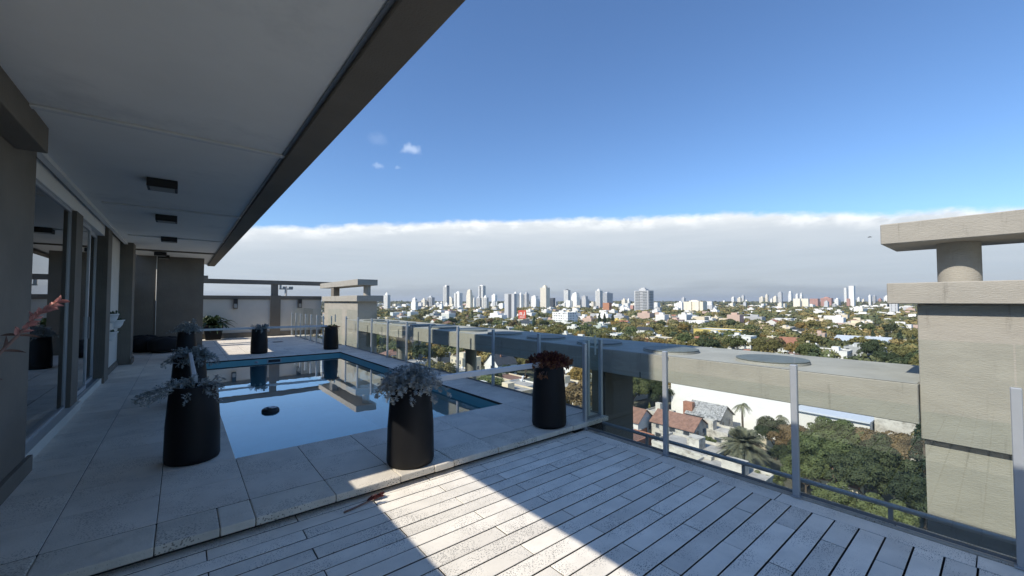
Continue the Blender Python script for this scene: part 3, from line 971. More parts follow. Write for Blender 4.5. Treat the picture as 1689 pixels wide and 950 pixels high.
# beanbags
def beanbag(x, y, sx, sy, sz, seed, label):
    t = thing('beanbag', (x, y, TZ), label, 'beanbag')
    r = random.Random(seed)
    vs = []; fs = []; NU, NV = 30, 16
    for j in range(NV + 1):
        ph = math.pi * j / NV
        for i in range(NU):
            th = 2 * math.pi * i / NU
            rr = (math.sin(ph) ** .6)
            wr = 1 + .035 * math.sin(6 * th + seed) * math.sin(ph) + .02 * math.sin(11 * th + 4 * ph)
            zz = .5 - .5 * math.copysign(abs(math.cos(ph)) ** .75, math.cos(ph)) * (1 if j > NV / 2 else 1)
            vs.append((sx * rr * wr * math.cos(th), sy * rr * wr * math.sin(th), sz * (1 - zz) * (1 + .06 * math.sin(3 * th))))
    for j in range(NV):
        for i in range(NU):
            fs.append((j * NU + i, (j + 1) * NU + i, (j + 1) * NU + (i + 1) % NU, j * NU + (i + 1) % NU))
    link('cushion', MB().add(vs, fs).mesh('cushion', 'black_fabric', True), t)
    n = MB(); n.tube([(sx * .3, -sy * .3, sz * .93), (sx * .2, -sy * .2, sz * 1.08), (sx * .05, -sy * .15, sz * .97)], .012, 6)
    link('handle_loop', n.mesh('loop', 'black_fabric', True), t)
beanbag(-0.33, 15.75, .42, .42, .44, 1, 'round black beanbag standing forward by the end wall')
beanbag(-0.84, 16.28, .40, .38, .47, 2, 'black beanbag tucked into the corner by the low wall')

# tall flowering succulent at the screen wall and a fallen stem on the boards
def flower_stem(mbS, fr, pts, r, n0=.45):
    mbS.tube(pts, [.007] * (len(pts) - 3) + [.006, .004, .003], 7)
    N = len(pts) - 1
    for k in range(34):
        u = n0 + (1 - n0) * (k / 33) ** .9
        f = u * N; q = min(N - 1, int(f)); p = Vector(pts[q]).lerp(Vector(pts[q + 1]), f - q)
        tg = (Vector(pts[q + 1]) - Vector(pts[q])).normalized()
        sd = rv(r); sd = (sd - tg * sd.dot(tg)).normalized()
        d = (tg * .75 + sd * .75).normalized()
        fr.append((p, d, d.orthogonal(), r.uniform(.032, .055), .021))
        fr.append((p, d, d.cross(d.orthogonal()), r.uniform(.030, .048), .021))

t = thing('potted_plant', (-0.88, 2.86, 0.0), 'potted succulent with an arching pink flower stem catching the sun by the facade', 'potted plant')
planter_parts(t, .70, .205, .19)
strap_plant(t, 31, .66, 30, .2, .05)
r = random.Random(5)
pts = [(-.0, .0, .66), (.03, .05, .86), (.09, .11, 1.08), (.155, .16, 1.24), (.215, .20, 1.36), (.255, .245, 1.43), (.29, .285, 1.50), (.325, .315, 1.555), (.37, .35, 1.60)]
sm = MB(); fr = []
flower_stem(sm, fr, pts, r, .62)
link('flower_stem', sm.mesh('stem', 'pink_stem', True), t)
fr2 = []
for u in (3, 4, 5):
    for k in range(2):
        p = Vector(pts[u]); d = (Vector((.4, .4, .4)) + rv(r) * .8).normalized()
        fr2.append((p, d, d.orthogonal(), .075, .02))
link('bract', MB().add(*leaf_batch(fr2, FLESH, .3)).mesh('bract', 'pink_stem'), t)
link('flower_spike', MB().add(*leaf_batch(fr, FLESH, .1)).mesh('spike', 'pink_flower'), t)

t = thing('fallen_flower_stem', (0.98, 3.2, .002), 'dropped dark red flower stem lying on the boards', 'flower')
sm = MB(); fr = []
pts = [(.0, .0, .006), (.08, .012, .008), (.16, .03, .010), (.22, .045, .014), (.27, .05, .016), (.30, .052, .016)]
flower_stem(sm, fr, pts, random.Random(9), .5)
fr = [(p + Vector((0, 0, .004)), Vector((d.x, d.y, abs(d.z) * .5)), n_, L, w_) for (p, d, n_, L, w_) in fr]
link('stem', sm.mesh('stem', 'pink_stem', True), t)
link('petals', MB().add(*leaf_batch(fr, FLESH, .1)).mesh('petals', 'red_leaf'), t)

# a bird far out over the trees
az = R(39.31 + 41.7)
d = 85
t = thing('bird', (d * math.sin(az), d * math.cos(az), 1.6 + d * 0.1195), 'small dark bird in flight under the cloud bank', 'bird')
n = MB(); n.tube([(-.22, 0, 0), (-.08, 0, .01), (.1, 0, .02), (.2, 0, .0), (.3, 0, -.01)], [.015, .055, .065, .04, .02], 8)
link('body', n.mesh('body', 'bird_dark', True), t, rot=(0, 0, R(-70)))
for s in (-1, 1):
    n = MB(); n.add([(-.07, 0, .02), (.09, 0, .02), (.06, s * .28, .07), (-.04, s * .3, .07), (-.10, s * .6, .0), (-.04, s * .55, .0)], [(0, 1, 2, 3), (3, 2, 5, 4)])
    n.add([(-.07, 0, .012), (.09, 0, .012), (.06, s * .28, .062), (-.04, s * .3, .062), (-.10, s * .6, -.006), (-.04, s * .55, -.006)], [(3, 2, 1, 0), (4, 5, 2, 3)])
    link('wing', n.mesh('wing', 'bird_dark'), t, rot=(0, 0, R(-70)))
# ================================================================ the city below
GZ = -34.0
AX = 39.31
def polar(b, d):
    a = R(AX + b)
    return d * math.sin(a), d * math.cos(a)

mat('ground_earth', (0.13, 0.125, 0.10), 0.95, 0.3, 0.03, stain=((0.09, 0.105, 0.06), 0.012, 0.4, 0.6, 0.9))
mat('asphalt', (0.055, 0.055, 0.055), 0.9, 0.2, 0.2)
mat('house_white', (0.70, 0.68, 0.62), 0.85, 0.05, 0.25, rand=0.06, stain=((0.52, 0.50, 0.46), 0.35, 0.52, 0.8, 0.5))
mat('house_bright', (0.80, 0.78, 0.73), 0.8, 0.03, 0.25, stain=((0.68, 0.67, 0.64), 0.25, 0.55, 0.85, 0.5))
mat('house_cream', (0.66, 0.57, 0.41), 0.85, 0.06, 0.25, rand=0.08, stain=((0.45, 0.40, 0.32), 0.3, 0.52, 0.8, 0.5))
mat('house_yellow', (0.62, 0.47, 0.14), 0.85, 0.06, 0.25, rand=0.08)
mat('house_grey', (0.42, 0.42, 0.41), 0.85, 0.07, 0.25, rand=0.15, stain=((0.30, 0.30, 0.29), 0.3, 0.52, 0.8, 0.5))
mat('house_salmon', (0.52, 0.38, 0.30), 0.85, 0.07, 0.25, rand=0.1)
mat('house_red', (0.38, 0.095, 0.075), 0.85, 0.07, 0.3)
mat('brick', (0.34, 0.155, 0.095), 0.9, 0.25, 3.0, rand=0.1)
mat('brick_orange', (0.42, 0.20, 0.115), 0.9, 0.12, 0.5)
mat('tile_orange', (0.34, 0.15, 0.095), 0.85, 0.2, 1.2, bump=0.6, bscale=6, rand=0.12)
mat('tile_brown', (0.22, 0.125, 0.09), 0.85, 0.25, 1.2, bump=0.6, bscale=6, rand=0.12)
mat('tile_slate', (0.34, 0.34, 0.33), 0.8, 0.5, 4.0, rand=0.2, stain=((0.10, 0.10, 0.095), 1.2, 0.5, 0.6, 0.7))
mat('roof_dark', (0.055, 0.06, 0.068), 0.6, 0.2, 1.0)
mat('roof_flat', (0.44, 0.42, 0.385), 0.9, 0.2, 0.5, rand=0.15, stain=((0.25, 0.22, 0.19), 0.3, 0.5, 0.7, 0.6))
mat('roof_metal', (0.62, 0.65, 0.68), 0.45, 0.06, 0.5, stretch=(6, 1, 1))
mat('old_wall', (0.56, 0.53, 0.46), 0.92, 0.14, 0.5, stain=((0.20, 0.175, 0.14), 0.55, 0.47, 0.68, 0.75))
mat('window_dark', (0.07, 0.08, 0.09), 0.25, 0.3, 0.5, rand=0.4)
mat('window_frame', (0.42, 0.42, 0.41), 0.6, 0.05)
mat('tower_white', (0.82, 0.80, 0.74), 0.8, 0.04, 0.05, rand=0.06)
mat('tower_cream', (0.78, 0.71, 0.57), 0.8, 0.05, 0.05, rand=0.06)
mat('tower_grey', (0.52, 0.52, 0.51), 0.8, 0.05, 0.05, rand=0.1)
mat('tower_dark', (0.09, 0.10, 0.115), 0.5, 0.1, 0.05)
mat('tower_pink', (0.45, 0.25, 0.20), 0.85, 0.06, 0.05, rand=0.1)
mat('tank_white', (0.72, 0.72, 0.71), 0.5, 0.05)
mat('trunk', (0.095, 0.075, 0.055), 0.95, 0.3, 3.0)
mat('pole_grey', (0.30, 0.29, 0.27), 0.8, 0.1)
mat('billboard_red', (0.62, 0.09, 0.045), 0.6, 0.05)
mat('billboard_white', (0.80, 0.74, 0.66), 0.6, 0.05)
LEAF = {}
def leafmat(name, col, col2, scale=0.5, tr=0.18):
    LEAF[name] = mat(name, col, 0.7, 0.38, scale, rand=0.18, hue2=(col2, 0.6), translucent=tr, spec=0.25)
leafmat('leaf_olive', (0.193, 0.180, 0.067), (0.234, 0.195, 0.069), tr=.28)
leafmat('leaf_green', (0.139, 0.173, 0.069), (0.181, 0.187, 0.072), tr=.3)
leafmat('leaf_deep', (0.064, 0.086, 0.041), (0.085, 0.099, 0.046), tr=.3)
leafmat('leaf_ochre', (0.332, 0.224, 0.073), (0.277, 0.209, 0.072), tr=.28)
leafmat('leaf_rust', (0.239, 0.164, 0.082), (0.204, 0.169, 0.081), tr=.28)
leafmat('leaf_pine', (0.052, 0.078, 0.045), (0.044, 0.067, 0.040), tr=.2)
leafmat('leaf_lime', (0.245, 0.245, 0.073), (0.219, 0.232, 0.072), tr=.28)
leafmat('leaf_palm', (0.200, 0.203, 0.134), (0.180, 0.189, 0.118), tr=.25)

# ground sheet to the horizon
n = MB(); NR = 72
rings = [0, 60, 160, 400, 1000, 2500, 6000, 14000, 26000]
vs = [(0, 0, GZ)]
for r_ in rings[1:]:
    for k in range(NR):
        a = 2 * math.pi * k / NR
        vs.append((r_ * math.cos(a), r_ * math.sin(a), GZ))
fs = [(0, 1 + k, 1 + (k + 1) % NR) for k in range(NR)]
for i in range(len(rings) - 2):
    for k in range(NR):
        a = 1 + i * NR + k; b = 1 + i * NR + (k + 1) % NR
        fs.append((a, a + NR, b + NR, b))
tag(n.add(vs, fs).build('ground', 'ground_earth'), 'flat suburban ground reaching the horizon', kind='structure')
# own building's shaft, so that the terrace stands on something
t = thing('apartment_shaft', (1, 6, GZ), 'rendered storeys of the apartment building under the terrace', 'building')
MB().box(-8.0, 4.1, -4.2, 20.3, GZ, -1.4).build('storeys', 'stucco', t)
MB().box(4.101, 6.0, -3.4, 0.4, GZ, -5.01).build('corner_bay', 'stucco', t)
MB().box(4.101, 6.0, 15.3, 19.6, GZ, -5.01).build('corner_bay', 'stucco', t)
MB().box(4.101, 5.9, 3.5, 15.05, -4.0, -3.301).build('balcony_slab', 'stucco', t)
for y in (4.4, 9.0, 13.6):
    MB().box(4.12, 4.4, y, y + .4, GZ, -4.001).build('buttress', 'stucco', t)

# ---------------------------------------------------------------- foliage
def cards(centres, normals, sizes, rng, asp=0.62):
    """diamond leaf clumps, one per centre, facing the given normals"""
    N = len(centres)
    nrm = normals / np.maximum(np.linalg.norm(normals, axis=1, keepdims=True), 1e-6)
    ref = rng.normal(size=(N, 3))
    u = np.cross(nrm, ref); u /= np.maximum(np.linalg.norm(u, axis=1, keepdims=True), 1e-6)
    v = np.cross(nrm, u)
    s = sizes[:, None]
    q = np.stack([centres - u * s, centres - v * s * asp + nrm * s * .15, centres + u * s, centres + v * s * asp + nrm * s * .15], axis=1)
    return q.reshape(-1, 3)


def card_mesh(name, V, material):
    me = bpy.data.meshes.new(name)
    nq = len(V) // 4
    me.vertices.add(len(V)); me.vertices.foreach_set('co', V.astype(np.float32).ravel())
    me.loops.add(nq * 4); me.loops.foreach_set('vertex_index', np.arange(nq * 4, dtype=np.int32))
    me.polygons.add(nq); me.polygons.foreach_set('loop_start', np.arange(nq, dtype=np.int32) * 4)
    me.materials.append(material)
    me.update(calc_edges=True); me.validate()
    return me


def blob_cards(blobs, n, size, rng, jit=0.55, low=-0.5):
    B = np.array([b[:3] for b in blobs], float); Rr = np.array([b[3:6] if len(b) > 4 else (b[3],) * 3 for b in blobs], float)
    w = (Rr[:, 0] * Rr[:, 2]); w /= w.sum()
    k = rng.choice(len(blobs), n, p=w)
    d = rng.normal(size=(n, 3)); d /= np.linalg.norm(d, axis=1, keepdims=True)
    bad = d[:, 2] < low
    d[bad, 2] *= -1
    rad = 0.72 + 0.36 * rng.random((n, 1)) ** .7
    c = B[k] + d * Rr[k] * rad
    nn = d + rng.normal(size=(n, 3)) * jit * .6
    return cards(c, nn, size * rng.uniform(.6, 1.35, n), rng)


def broad_blobs(rng, rx, h0, h1, nb):
    """lumpy crown between heights h0 and h1, radius rx"""
    cz, rz = (h0 + h1) / 2, (h1 - h0) / 2
    bl = []
    for i in range(nb):
        d = rng.normal(size=3); d /= np.linalg.norm(d)
        if d[2] < -.4: d[2] *= -.6
        q = rng.uniform(.40, .90)
        r = rng.uniform(.16, .33) * rx
        bl.append((d[0] * rx * q, d[1] * rx * q, cz + d[2] * rz * q, r, r, r * .85))
    bl.append((0, 0, cz, rx * .45, rx * .45, rz * .6))
    return bl


def trunk_mesh(h0, rx, rng, r0=0.22, limbs=5):
    mb = MB()
    lean = rng.normal(0, .15, 2)
    mb.tube([(0, 0, -.3), (lean[0] * .3, lean[1] * .3, h0 * .5), (lean[0], lean[1], h0 * 1.05)], [r0 * 1.3, r0, r0 * .75], 8)
    for k in range(limbs):
        a = 6.283 * k / limbs + rng.uniform(-.4, .4)
        p = (lean[0], lean[1], h0 * rng.uniform(.75, 1.0))
        e = (lean[0] + math.cos(a) * rx * .6, lean[1] + math.sin(a) * rx * .6, h0 * 1.0 + rx * rng.uniform(.4, .9))
        m = ((p[0] + e[0]) / 2, (p[1] + e[1]) / 2, (p[2] + e[2]) / 2 + .2)
        mb.tube([p, m, e], [r0 * .5, r0 * .35, r0 * .15], 6)
    return mb.mesh('trunk', 'trunk')


TREE = {}
def tree_kind(key, crownV, trunk, leaf):
    TREE[key] = (card_mesh('crown_' + key, crownV, LEAF[leaf]), trunk)

rg = np.random.default_rng(3)
for lod, n, sz in (('near', 17000, .165), ('mid', 4200, .31), ('far', 800, .66)):
    for v in range(4 if lod != 'far' else 5):
        rg = np.random.default_rng(100 + v)
        rx = 4.6 + .3 * v
        bl = broad_blobs(rg, rx, 2.6, 10.2 - .4 * (v % 3), 34)
        tree_kind('broad_%s_%d' % (lod, v), blob_cards(bl, n, sz, rg), trunk_mesh(3.4, rx, rg) , 'leaf_olive')
for lod, n, sz in (('near', 4200, .19), ('far', 900, .4)):
    rg = np.random.default_rng(55)
    bl = [(rg.normal(0, .12), rg.normal(0, .12), z, max(.25, 1.15 * math.sin(math.pi * min(1, (z / 13) * .92 + .1)) ** .7),) * 1 for z in np.linspace(.9, 12.4, 16)]
    bl = [(b[0], b[1], b[2], b[3], b[3], 1.0) for b in bl]
    mbt = MB().tube([(0, 0, -.3), (0, 0, 3), (0, 0, 9)], [.2, .16, .06], 7).mesh('trunk', 'trunk')
    tree_kind('cypress_%s' % lod, blob_cards(bl, n, sz, rg, low=-1), mbt, 'leaf_pine')
# drooping conifer
rg = np.random.default_rng(56)
bl = []
for z in np.linspace(1.2, 15, 15):
    rr = 3.3 * (1 - z / 17) + .3
    for k in range(6):
        a = rg.uniform(0, 6.28)
        bl.append((math.cos(a) * rr * .6, math.sin(a) * rr * .6, z, rr * .42, rr * .42, .75))
tree_kind('conifer', blob_cards(bl, 13000, .17, rg, low=-1), MB().tube([(0, 0, -.3), (0, 0, 8), (0, 0, 15)], [.3, .2, .05], 7).mesh('trunk', 'trunk'), 'leaf_pine')


def palm_meshes(seed, h, nf, L, droop, up=1.2):
    r = random.Random(seed)
    V = []; F = []
    for i in range(nf):
        a = 6.283 * i / nf + r.uniform(-.2, .2)
        e = r.uniform(-.35, up)
        d = Vector((math.cos(a) * math.cos(e), math.sin(a) * math.cos(e), math.sin(e)))
        l = L * r.uniform(.8, 1.1)
        s = Vector((-math.sin(a), math.cos(a), 0))
        pts = [Vector((0, 0, h)) + d * (l * u) + Vector((0, 0, -droop * l * u * u)) for u in [k / 11 for k in range(12)]]
        for k in range(11):
            tg = (pts[k + 1] - pts[k]).normalized()
            w = .045 * (1 - k / 14)
            o = len(V); V += [pts[k] - s * w, pts[k] + s * w, pts[k + 1] + s * w, pts[k + 1] - s * w]; F.append((o, o + 1, o + 2, o + 3))
            for q in range(3):
                p = pts[k].lerp(pts[k + 1], q / 3 + .1)
                ll = l * .26 * math.sin(math.pi * min(1, (k + q / 3) / 11 * .85 + .15)) ** .7
                for sg in (-1, 1):
                    dd = (s * sg * .85 + tg * .6 + Vector((0, 0, -.35 + r.uniform(-.15, .15)))).normalized()
                    wv = tg * (.085 if nf > 50 else .06)
                    o = len(V); V += [p - wv, p + wv, p + dd * ll]; F.append((o, o + 1, o + 2))
    mb = MB(); mb.v = [tuple(v) for v in V]; mb.f = F; mb.m = [0] * len(F)
    crown = mb.mesh('fronds', LEAF['leaf_palm'])
    tr = MB(); N = 10
    tr.tube([(math.sin(k) * .05, 0, h * k / N - (.3 if k == 0 else 0)) for k in range(N + 1)], [.30 - .08 * k / N + (.03 if k % 2 else 0) for k in range(N + 1)], 9)
    return crown, tr.mesh('trunk', 'trunk')


TREE['palm_tall'] = palm_meshes(3, 12.0, 20, 3.0, .95, 1.0)
TREE['palm_date'] = palm_meshes(4, 6.9, 110, 5.6, .42, 1.45)
NTREE = {'n': 0}
def tree(key, x, y, s, label, group, leaf=None, name='broadleaf_tree', rot=None, sz=None, z=GZ):
    t = thing(name, (x, y, z), label, 'tree', group, rnd.uniform(0, 6.28) if rot is None else rot)
    t.scale = (s, s, s if sz is None else sz)
    cm, tm = TREE[key]
    c = link('crown', cm, t)
    if leaf:
        c.material_slots[0].link = 'OBJECT'; c.material_slots[0].material = LEAF[leaf]
    link('trunk', tm, t)
    NTREE['n'] += 1
    return t

# ---------------------------------------------------------------- houses
_win = {}
def window_mesh():
    if 'w' not in _win:
        # faces -X, unit 1 x 1 in (y, z), frame proud by 0.06
        mb = MB()
        f = .1
        mb.box(-.06, 0.02, -.5, -.5 + f, -.5, .5, 0).box(-.06, .02, .5 - f, .5, -.5, .5, 0)
        mb.box(-.06, .02, -.5 + f, .5 - f, -.5, -.5 + f, 0).box(-.06, .02, -.5 + f, .5 - f, .5 - f, .5, 0)
        mb.add([(-.02, -.5 + f, -.5 + f), (-.02, .5 - f, -.5 + f), (-.02, .5 - f, .5 - f), (-.02, -.5 + f, .5 - f)], [(3, 2, 1, 0)], 1)
        _win['w'] = mb.mesh('window', ['window_frame', 'window_dark'])
    return _win['w']


def window(parent, side, u, z, w, h, dx, dy, name='window'):
    """side 'x': on the -X wall, u along Y; side 'y': on the -Y wall, u along X"""
    if side == 'x': return link(name, window_mesh(), parent, (-dx / 2 - .002, u, z), (0, 0, 0), (1, w, h))
    return link(name, window_mesh(), parent, (u, -dy / 2 - .002, z), (0, 0, R(90)), (1, w, h))


_tank = {}
def tank_mesh():
    if 't' not in _tank:
        n = MB(); n.lathe([(.5, 0), (.55, .05), (.55, .9), (.45, 1.1), (.15, 1.2)], 14)
        _tank['t'] = n.mesh('tank', 'tank_white', True)
    return _tank['t']


def gable_mesh(dx, dy, rise, ov, m, axis='y', th=.16):
    """pitched roof, ridge along axis"""
    mb = MB()
    if axis == 'y':
        a, b = dx / 2 + ov, dy / 2 + ov
        k = rise / (dx / 2)
        e = -ov * k
        for s in (-1, 1):
            vs = [(s * a, -b, e), (s * a, b, e), (0, b, rise), (0, -b, rise)]
            vs += [(x, y, z + th) for x, y, z in vs]
            f = [(0, 1, 2, 3), (7, 6, 5, 4), (0, 4, 5, 1), (1, 5, 6, 2), (2, 6, 7, 3), (3, 7, 4, 0)]
            mb.add(vs, f if s < 0 else [tuple(reversed(q)) for q in f])
    else:
        a, b = dx / 2 + ov, dy / 2 + ov
        k = rise / (dy / 2); e = -ov * k
        for s in (-1, 1):
            vs = [(-a, s * b, e), (a, s * b, e), (a, 0, rise), (-a, 0, rise)]
            vs += [(x, y, z + th) for x, y, z in vs]
            f = [(0, 1, 2, 3), (7, 6, 5, 4), (0, 4, 5, 1), (1, 5, 6, 2), (2, 6, 7, 3), (3, 7, 4, 0)]
            mb.add(vs, f if s > 0 else [tuple(reversed(q)) for q in f])
    return mb.mesh('roof', m)


def gable_wall(dx, dy, h, rise, m, axis):
    mb = MB().box(-dx / 2, dx / 2, -dy / 2, dy / 2, 0, h)
    if axis == 'y':
        for s in (-1, 1):
            mb.add([(-dx / 2, s * dy / 2, h), (dx / 2, s * dy / 2, h), (0, s * dy / 2, h + rise)], [(0, 1, 2) if s < 0 else (2, 1, 0)])
    else:
        for s in (-1, 1):
            mb.add([(s * dx / 2, -dy / 2, h), (s * dx / 2, dy / 2, h), (s * dx / 2, 0, h + rise)], [(0, 1, 2) if s > 0 else (2, 1, 0)])
    return mb.mesh('wall', m)


def hip_mesh(dx, dy, rise, ov, m):
    a, b = dx / 2 + ov, dy / 2 + ov
    rl = max(0.3, b - a)
    vs = [(-a, -b, 0), (a, -b, 0), (a, b, 0), (-a, b, 0), (0, -rl, rise), (0, rl, rise)]
    mb = MB().add(vs, [(3, 2, 1, 0), (0, 1, 4), (1, 2, 5, 4), (2, 3, 5), (3, 0, 4, 5)])
    return mb.mesh('roof', m)


OCC = []
def house(x, y, dx, dy, h, wall, roof, style, label, group=None, name='house', storeys=None, seed=0, rotz=0.0, axis='y', rise=None, wins=True, extras=True, nwin=None):
    r = random.Random(seed * 7 + 1)
    t = thing(name, (x, y, GZ), label, 'house', group, rotz)
    OCC.append((x, y, max(dx, dy) * .62))
    storeys = storeys or max(1, int(h / 2.9))
    if style == 'flat':
        link('wall', MB().box(-dx / 2, dx / 2, -dy / 2, dy / 2, 0, h).mesh('wall', wall), t)
        q = .18
        p = MB().box(-dx / 2 - .05, dx / 2 + .05, -dy / 2 - .05, -dy / 2 + q, h, h + .6).box(-dx / 2 - .05, dx / 2 + .05, dy / 2 - q, dy / 2 + .05, h, h + .6)
        p.box(-dx / 2 - .05, -dx / 2 + q, -dy / 2 + q, dy / 2 - q, h, h + .6).box(dx / 2 - q, dx / 2 + .05, -dy / 2 + q, dy / 2 - q, h, h + .6)
        link('parapet', p.mesh('parapet', wall), t)
        link('roof', MB().box(-dx / 2 + q, dx / 2 - q, -dy / 2 + q, dy / 2 - q, h + .002, h + .12).mesh('roof', roof), t)
        top = h + .12
    elif style == 'gable':
        rise = rise or (dx if axis == 'y' else dy) * .28
        link('wall', gable_wall(dx, dy, h, rise, wall, axis), t)
        link('roof', gable_mesh(dx, dy, rise, .45, roof, axis), t, (0, 0, h + .02))
        top = h + rise
    else:
        link('wall', MB().box(-dx / 2, dx / 2, -dy / 2, dy / 2, 0, h).mesh('wall', wall), t)
        link('roof', hip_mesh(dx, dy, rise or dx * .26, .5, roof), t, (0, 0, h + .002))
        top = h + (rise or dx * .26) * .5
    if wins:
        for s in range(storeys):
            z = h * (s + .58) / storeys
            for side, L in (('x', dy), ('y', dx)):
                k = nwin or max(1, int(L / 3.2))
                for i in range(k):
                    if r.random() < .2: continue
                    w = r.choice((1.1, 1.4, 1.9)); hh = r.choice((1.2, 1.4, 1.9))
                    window(t, side, -L / 2 + L * (i + .5) / k + r.uniform(-.2, .2), min(z, h - hh / 2 - .3), w, hh, dx, dy)
    if extras and style == 'flat':
        if r.random() < .75:
            bx, by = dx * r.uniform(.2, .36), dy * r.uniform(.2, .36)
            ox, oy = r.uniform(-.2, .2) * dx, r.uniform(-.2, .2) * dy
            link('stair_room', MB().box(ox - bx / 2, ox + bx / 2, oy - by / 2, oy + by / 2, top + .001, top + 2.3).mesh('room', wall), t)
        if r.random() < .55:
            link('water_tank', tank_mesh(), t, (r.uniform(.25, .4) * dx, r.uniform(-.4, .4) * dy, top), (0, 0, 0), (1, 1, 1))
    elif extras and r.random() < .7:
        cx, cy = r.uniform(-.2, .25) * dx, r.uniform(-.35, .35) * dy
        link('chimney', MB().box(cx - .3, cx + .3, cy - .3, cy + .3, h * .8, top + 1.3).mesh('chimney', r.choice((wall, 'brick'))), t)
    return t


# ---------------------------------------------------------------- towers of the skyline
def tower(b, d, w, h, wall, label, frac=.62, floors=None, band='grid', crown=1, cap=None, group=None, side=None, steps=None, name='apartment_tower', depth=None):
    """b bearing, d distance, w seen width, h height. -X face seen on one side, -Y face on the other"""
    x, y = polar(b, d)
    az = R(AX + b)
    dy = depth[1] if depth else w * frac / math.sin(az)
    dx = depth[0] if depth else w * (1 - frac) / max(.2, math.cos(az))
    t = thing(name, (x, y, GZ), label, 'building', group)
    OCC.append((x, y, max(dx, dy) * .7))
    segs = steps or [(1.0, 1.0, h)]
    z0 = 0.0
    gl = MB(); bl = MB()
    floors = floors or max(3, int(h / 3.1))
    for si, (fx, fy, zt) in enumerate(segs):
        ax, ay = dx * fx, dy * fy
        link('wall' if si == 0 else 'upper_wall', MB().box(-ax / 2, ax / 2, -ay / 2, ay / 2, z0, zt).mesh('wall', wall), t)
        fl = max(2, int(floors * (zt - z0) / h)); fh = (zt - z0) / fl
        for f in range(fl):
            z = z0 + fh * (f + .35); zz = z + fh * .36
            if band == 'band':
                gl.box(-ax / 2 - .12, -ax / 2 - .02, -ay * .46, ay * .46, z, zz)
                gl.box(-ax * .46, ax * .46, -ay / 2 - .12, -ay / 2 - .02, z, zz)
            elif band == 'balcony':
                gl.box(-ax / 2 - .12, -ax / 2 - .02, -ay * .42, ay * .42, z, zz)
                gl.box(-ax * .42, ax * .42, -ay / 2 - .12, -ay / 2 - .02, z, zz)
                for q in (-.28, .28):
                    bl.box(-ax / 2 - 1.3, -ax / 2 - .13, ay * (q - .17), ay * (q + .17), z - fh * .3, z + fh * .08)
                bl.box(-ax * .4, ax * .4, -ay / 2 - 1.3, -ay / 2 - .13, z - fh * .3, z + fh * .08)
            elif band != 'blank':
                k = max(2, int(ay / 5.5))
                for i in range(k):
                    c = -ay / 2 + ay * (i + .5) / k
                    gl.box(-ax / 2 - .1, -ax / 2 - .02, c - .95, c + .95, z, zz)
                k = max(2, int(ax / 5.5))
                for i in range(k):
                    c = -ax / 2 + ax * (i + .5) / k
                    gl.box(c - .95, c + .95, -ay / 2 - .1, -ay / 2 - .02, z, zz)
        z0 = zt + .001
    if gl.v: tag(link('glazing', gl.mesh('glazing', 'window_dark'), t), kind='stuff')
    if bl.v: tag(link('balconies', bl.mesh('balconies', wall), t), kind='stuff')
    lx, ly = dx * segs[-1][0], dy * segs[-1][1]
    if crown and len(segs) > 1: crown = min(crown, .4)
    if crown:
        link('roof_house', MB().box(-lx * .25, lx * .3, -ly * .22, ly * .25, h + .002, h + 5.0 * crown).mesh('rh', cap or wall), t)
        link('roof_tank', MB().box(-lx * .1, lx * .2, -ly * .1, ly * .18, h + 5.0 * crown + .002, h + 8.0 * crown).mesh('rt', cap or wall), t)
    if side:                                              # dark recess stripe down the -X face
        link('facade_stripe', MB().box(-dx / 2 - .35, -dx / 2 - .16, dy * side[0], dy * side[1], h * .03, h * .985).mesh('stripe', side[2]), t)
    return t
# ================================================================ the skyline
def T(b, d, w, h, wall, label, dark=False, notch=False, **kw):
    t = tower(b, d, w, h, wall, label, group='skyline towers', **kw)
    az = R(AX + b); fr = kw.get('frac', .62)
    dy = w * fr / math.sin(az); dx = w * (1 - fr) / max(.2, math.cos(az))
    if dark:
        link('dark_flank', MB().box(-dx * .5, dx * .52, -dy / 2 - .6, -dy / 2 - .15, 0, h + 4).mesh('flank', 'tower_dark'), t)
    if notch:
        for q in (-.18, .2):
            link('shaft_bay', MB().box(-dx / 2 - 5, -dx / 2 - .02, dy * (q - .15), dy * (q + .05), 0, h).mesh('bay', wall), t)
    return t
T(-17.21, 1340, 20.2, 55.8, 'tower_white', 'slim white tower with banded side rising behind the far corner tower', band='band', frac=0.55)
T(-13.57, 1133, 19.3, 43.1, 'tower_white', 'stepped white block, first of the low cluster past the corner tower', band='grid', steps=[(1.0, 1.0, 34), (.7, .7, 43)])
T(-12.30, 1938, 25.0, 42.7, 'tower_cream', 'small cream block in the low cluster beside a grey block', band='grid')
T(-11.39, 1932, 36.3, 54.1, 'tower_grey', 'grey balcony block ending the low cluster before the two tone tower', band='balcony')
T(-9.27, 2086, 30.6, 111.4, 'tower_white', 'tall slim white tower with a full dark side', band='balcony', frac=0.55, dark=True)
T(-8.68, 2281, 33.5, 54.2, 'tower_cream', 'beige block at the foot of the dark sided tower', band='grid', frac=0.75)
T(-7.58, 1769, 36.6, 71.2, 'tower_white', 'white tower with a dark slot down its face', band='grid', side=(.02, .2, "tower_dark"))
T(-6.01, 1536, 25.1, 78.1, 'tower_cream', 'cream tower with a stepped top among the tallest group', band='grid', steps=[(1.0, 1.0, 61), (.85, .85, 70), (.68, .7, 78)])
T(-5.45, 1534, 18.3, 48.2, 'tower_white', 'plain white block in front of the stepped cream tower', band='blank')
T(-4.26, 1758, 31.6, 102.8, 'tower_white', 'tallest white tower of the skyline with a dark recessed face', band='band', side=(-.05, .22, "tower_dark"), crown=0.5)
T(-4.69, 1760, 31.5, 50.1, 'tower_grey', 'grey glazed block below the tallest white tower', band='band')
T(-3.74, 1531, 22.9, 50.5, 'tower_white', 'white block with balconies beside the tallest tower', band='balcony')
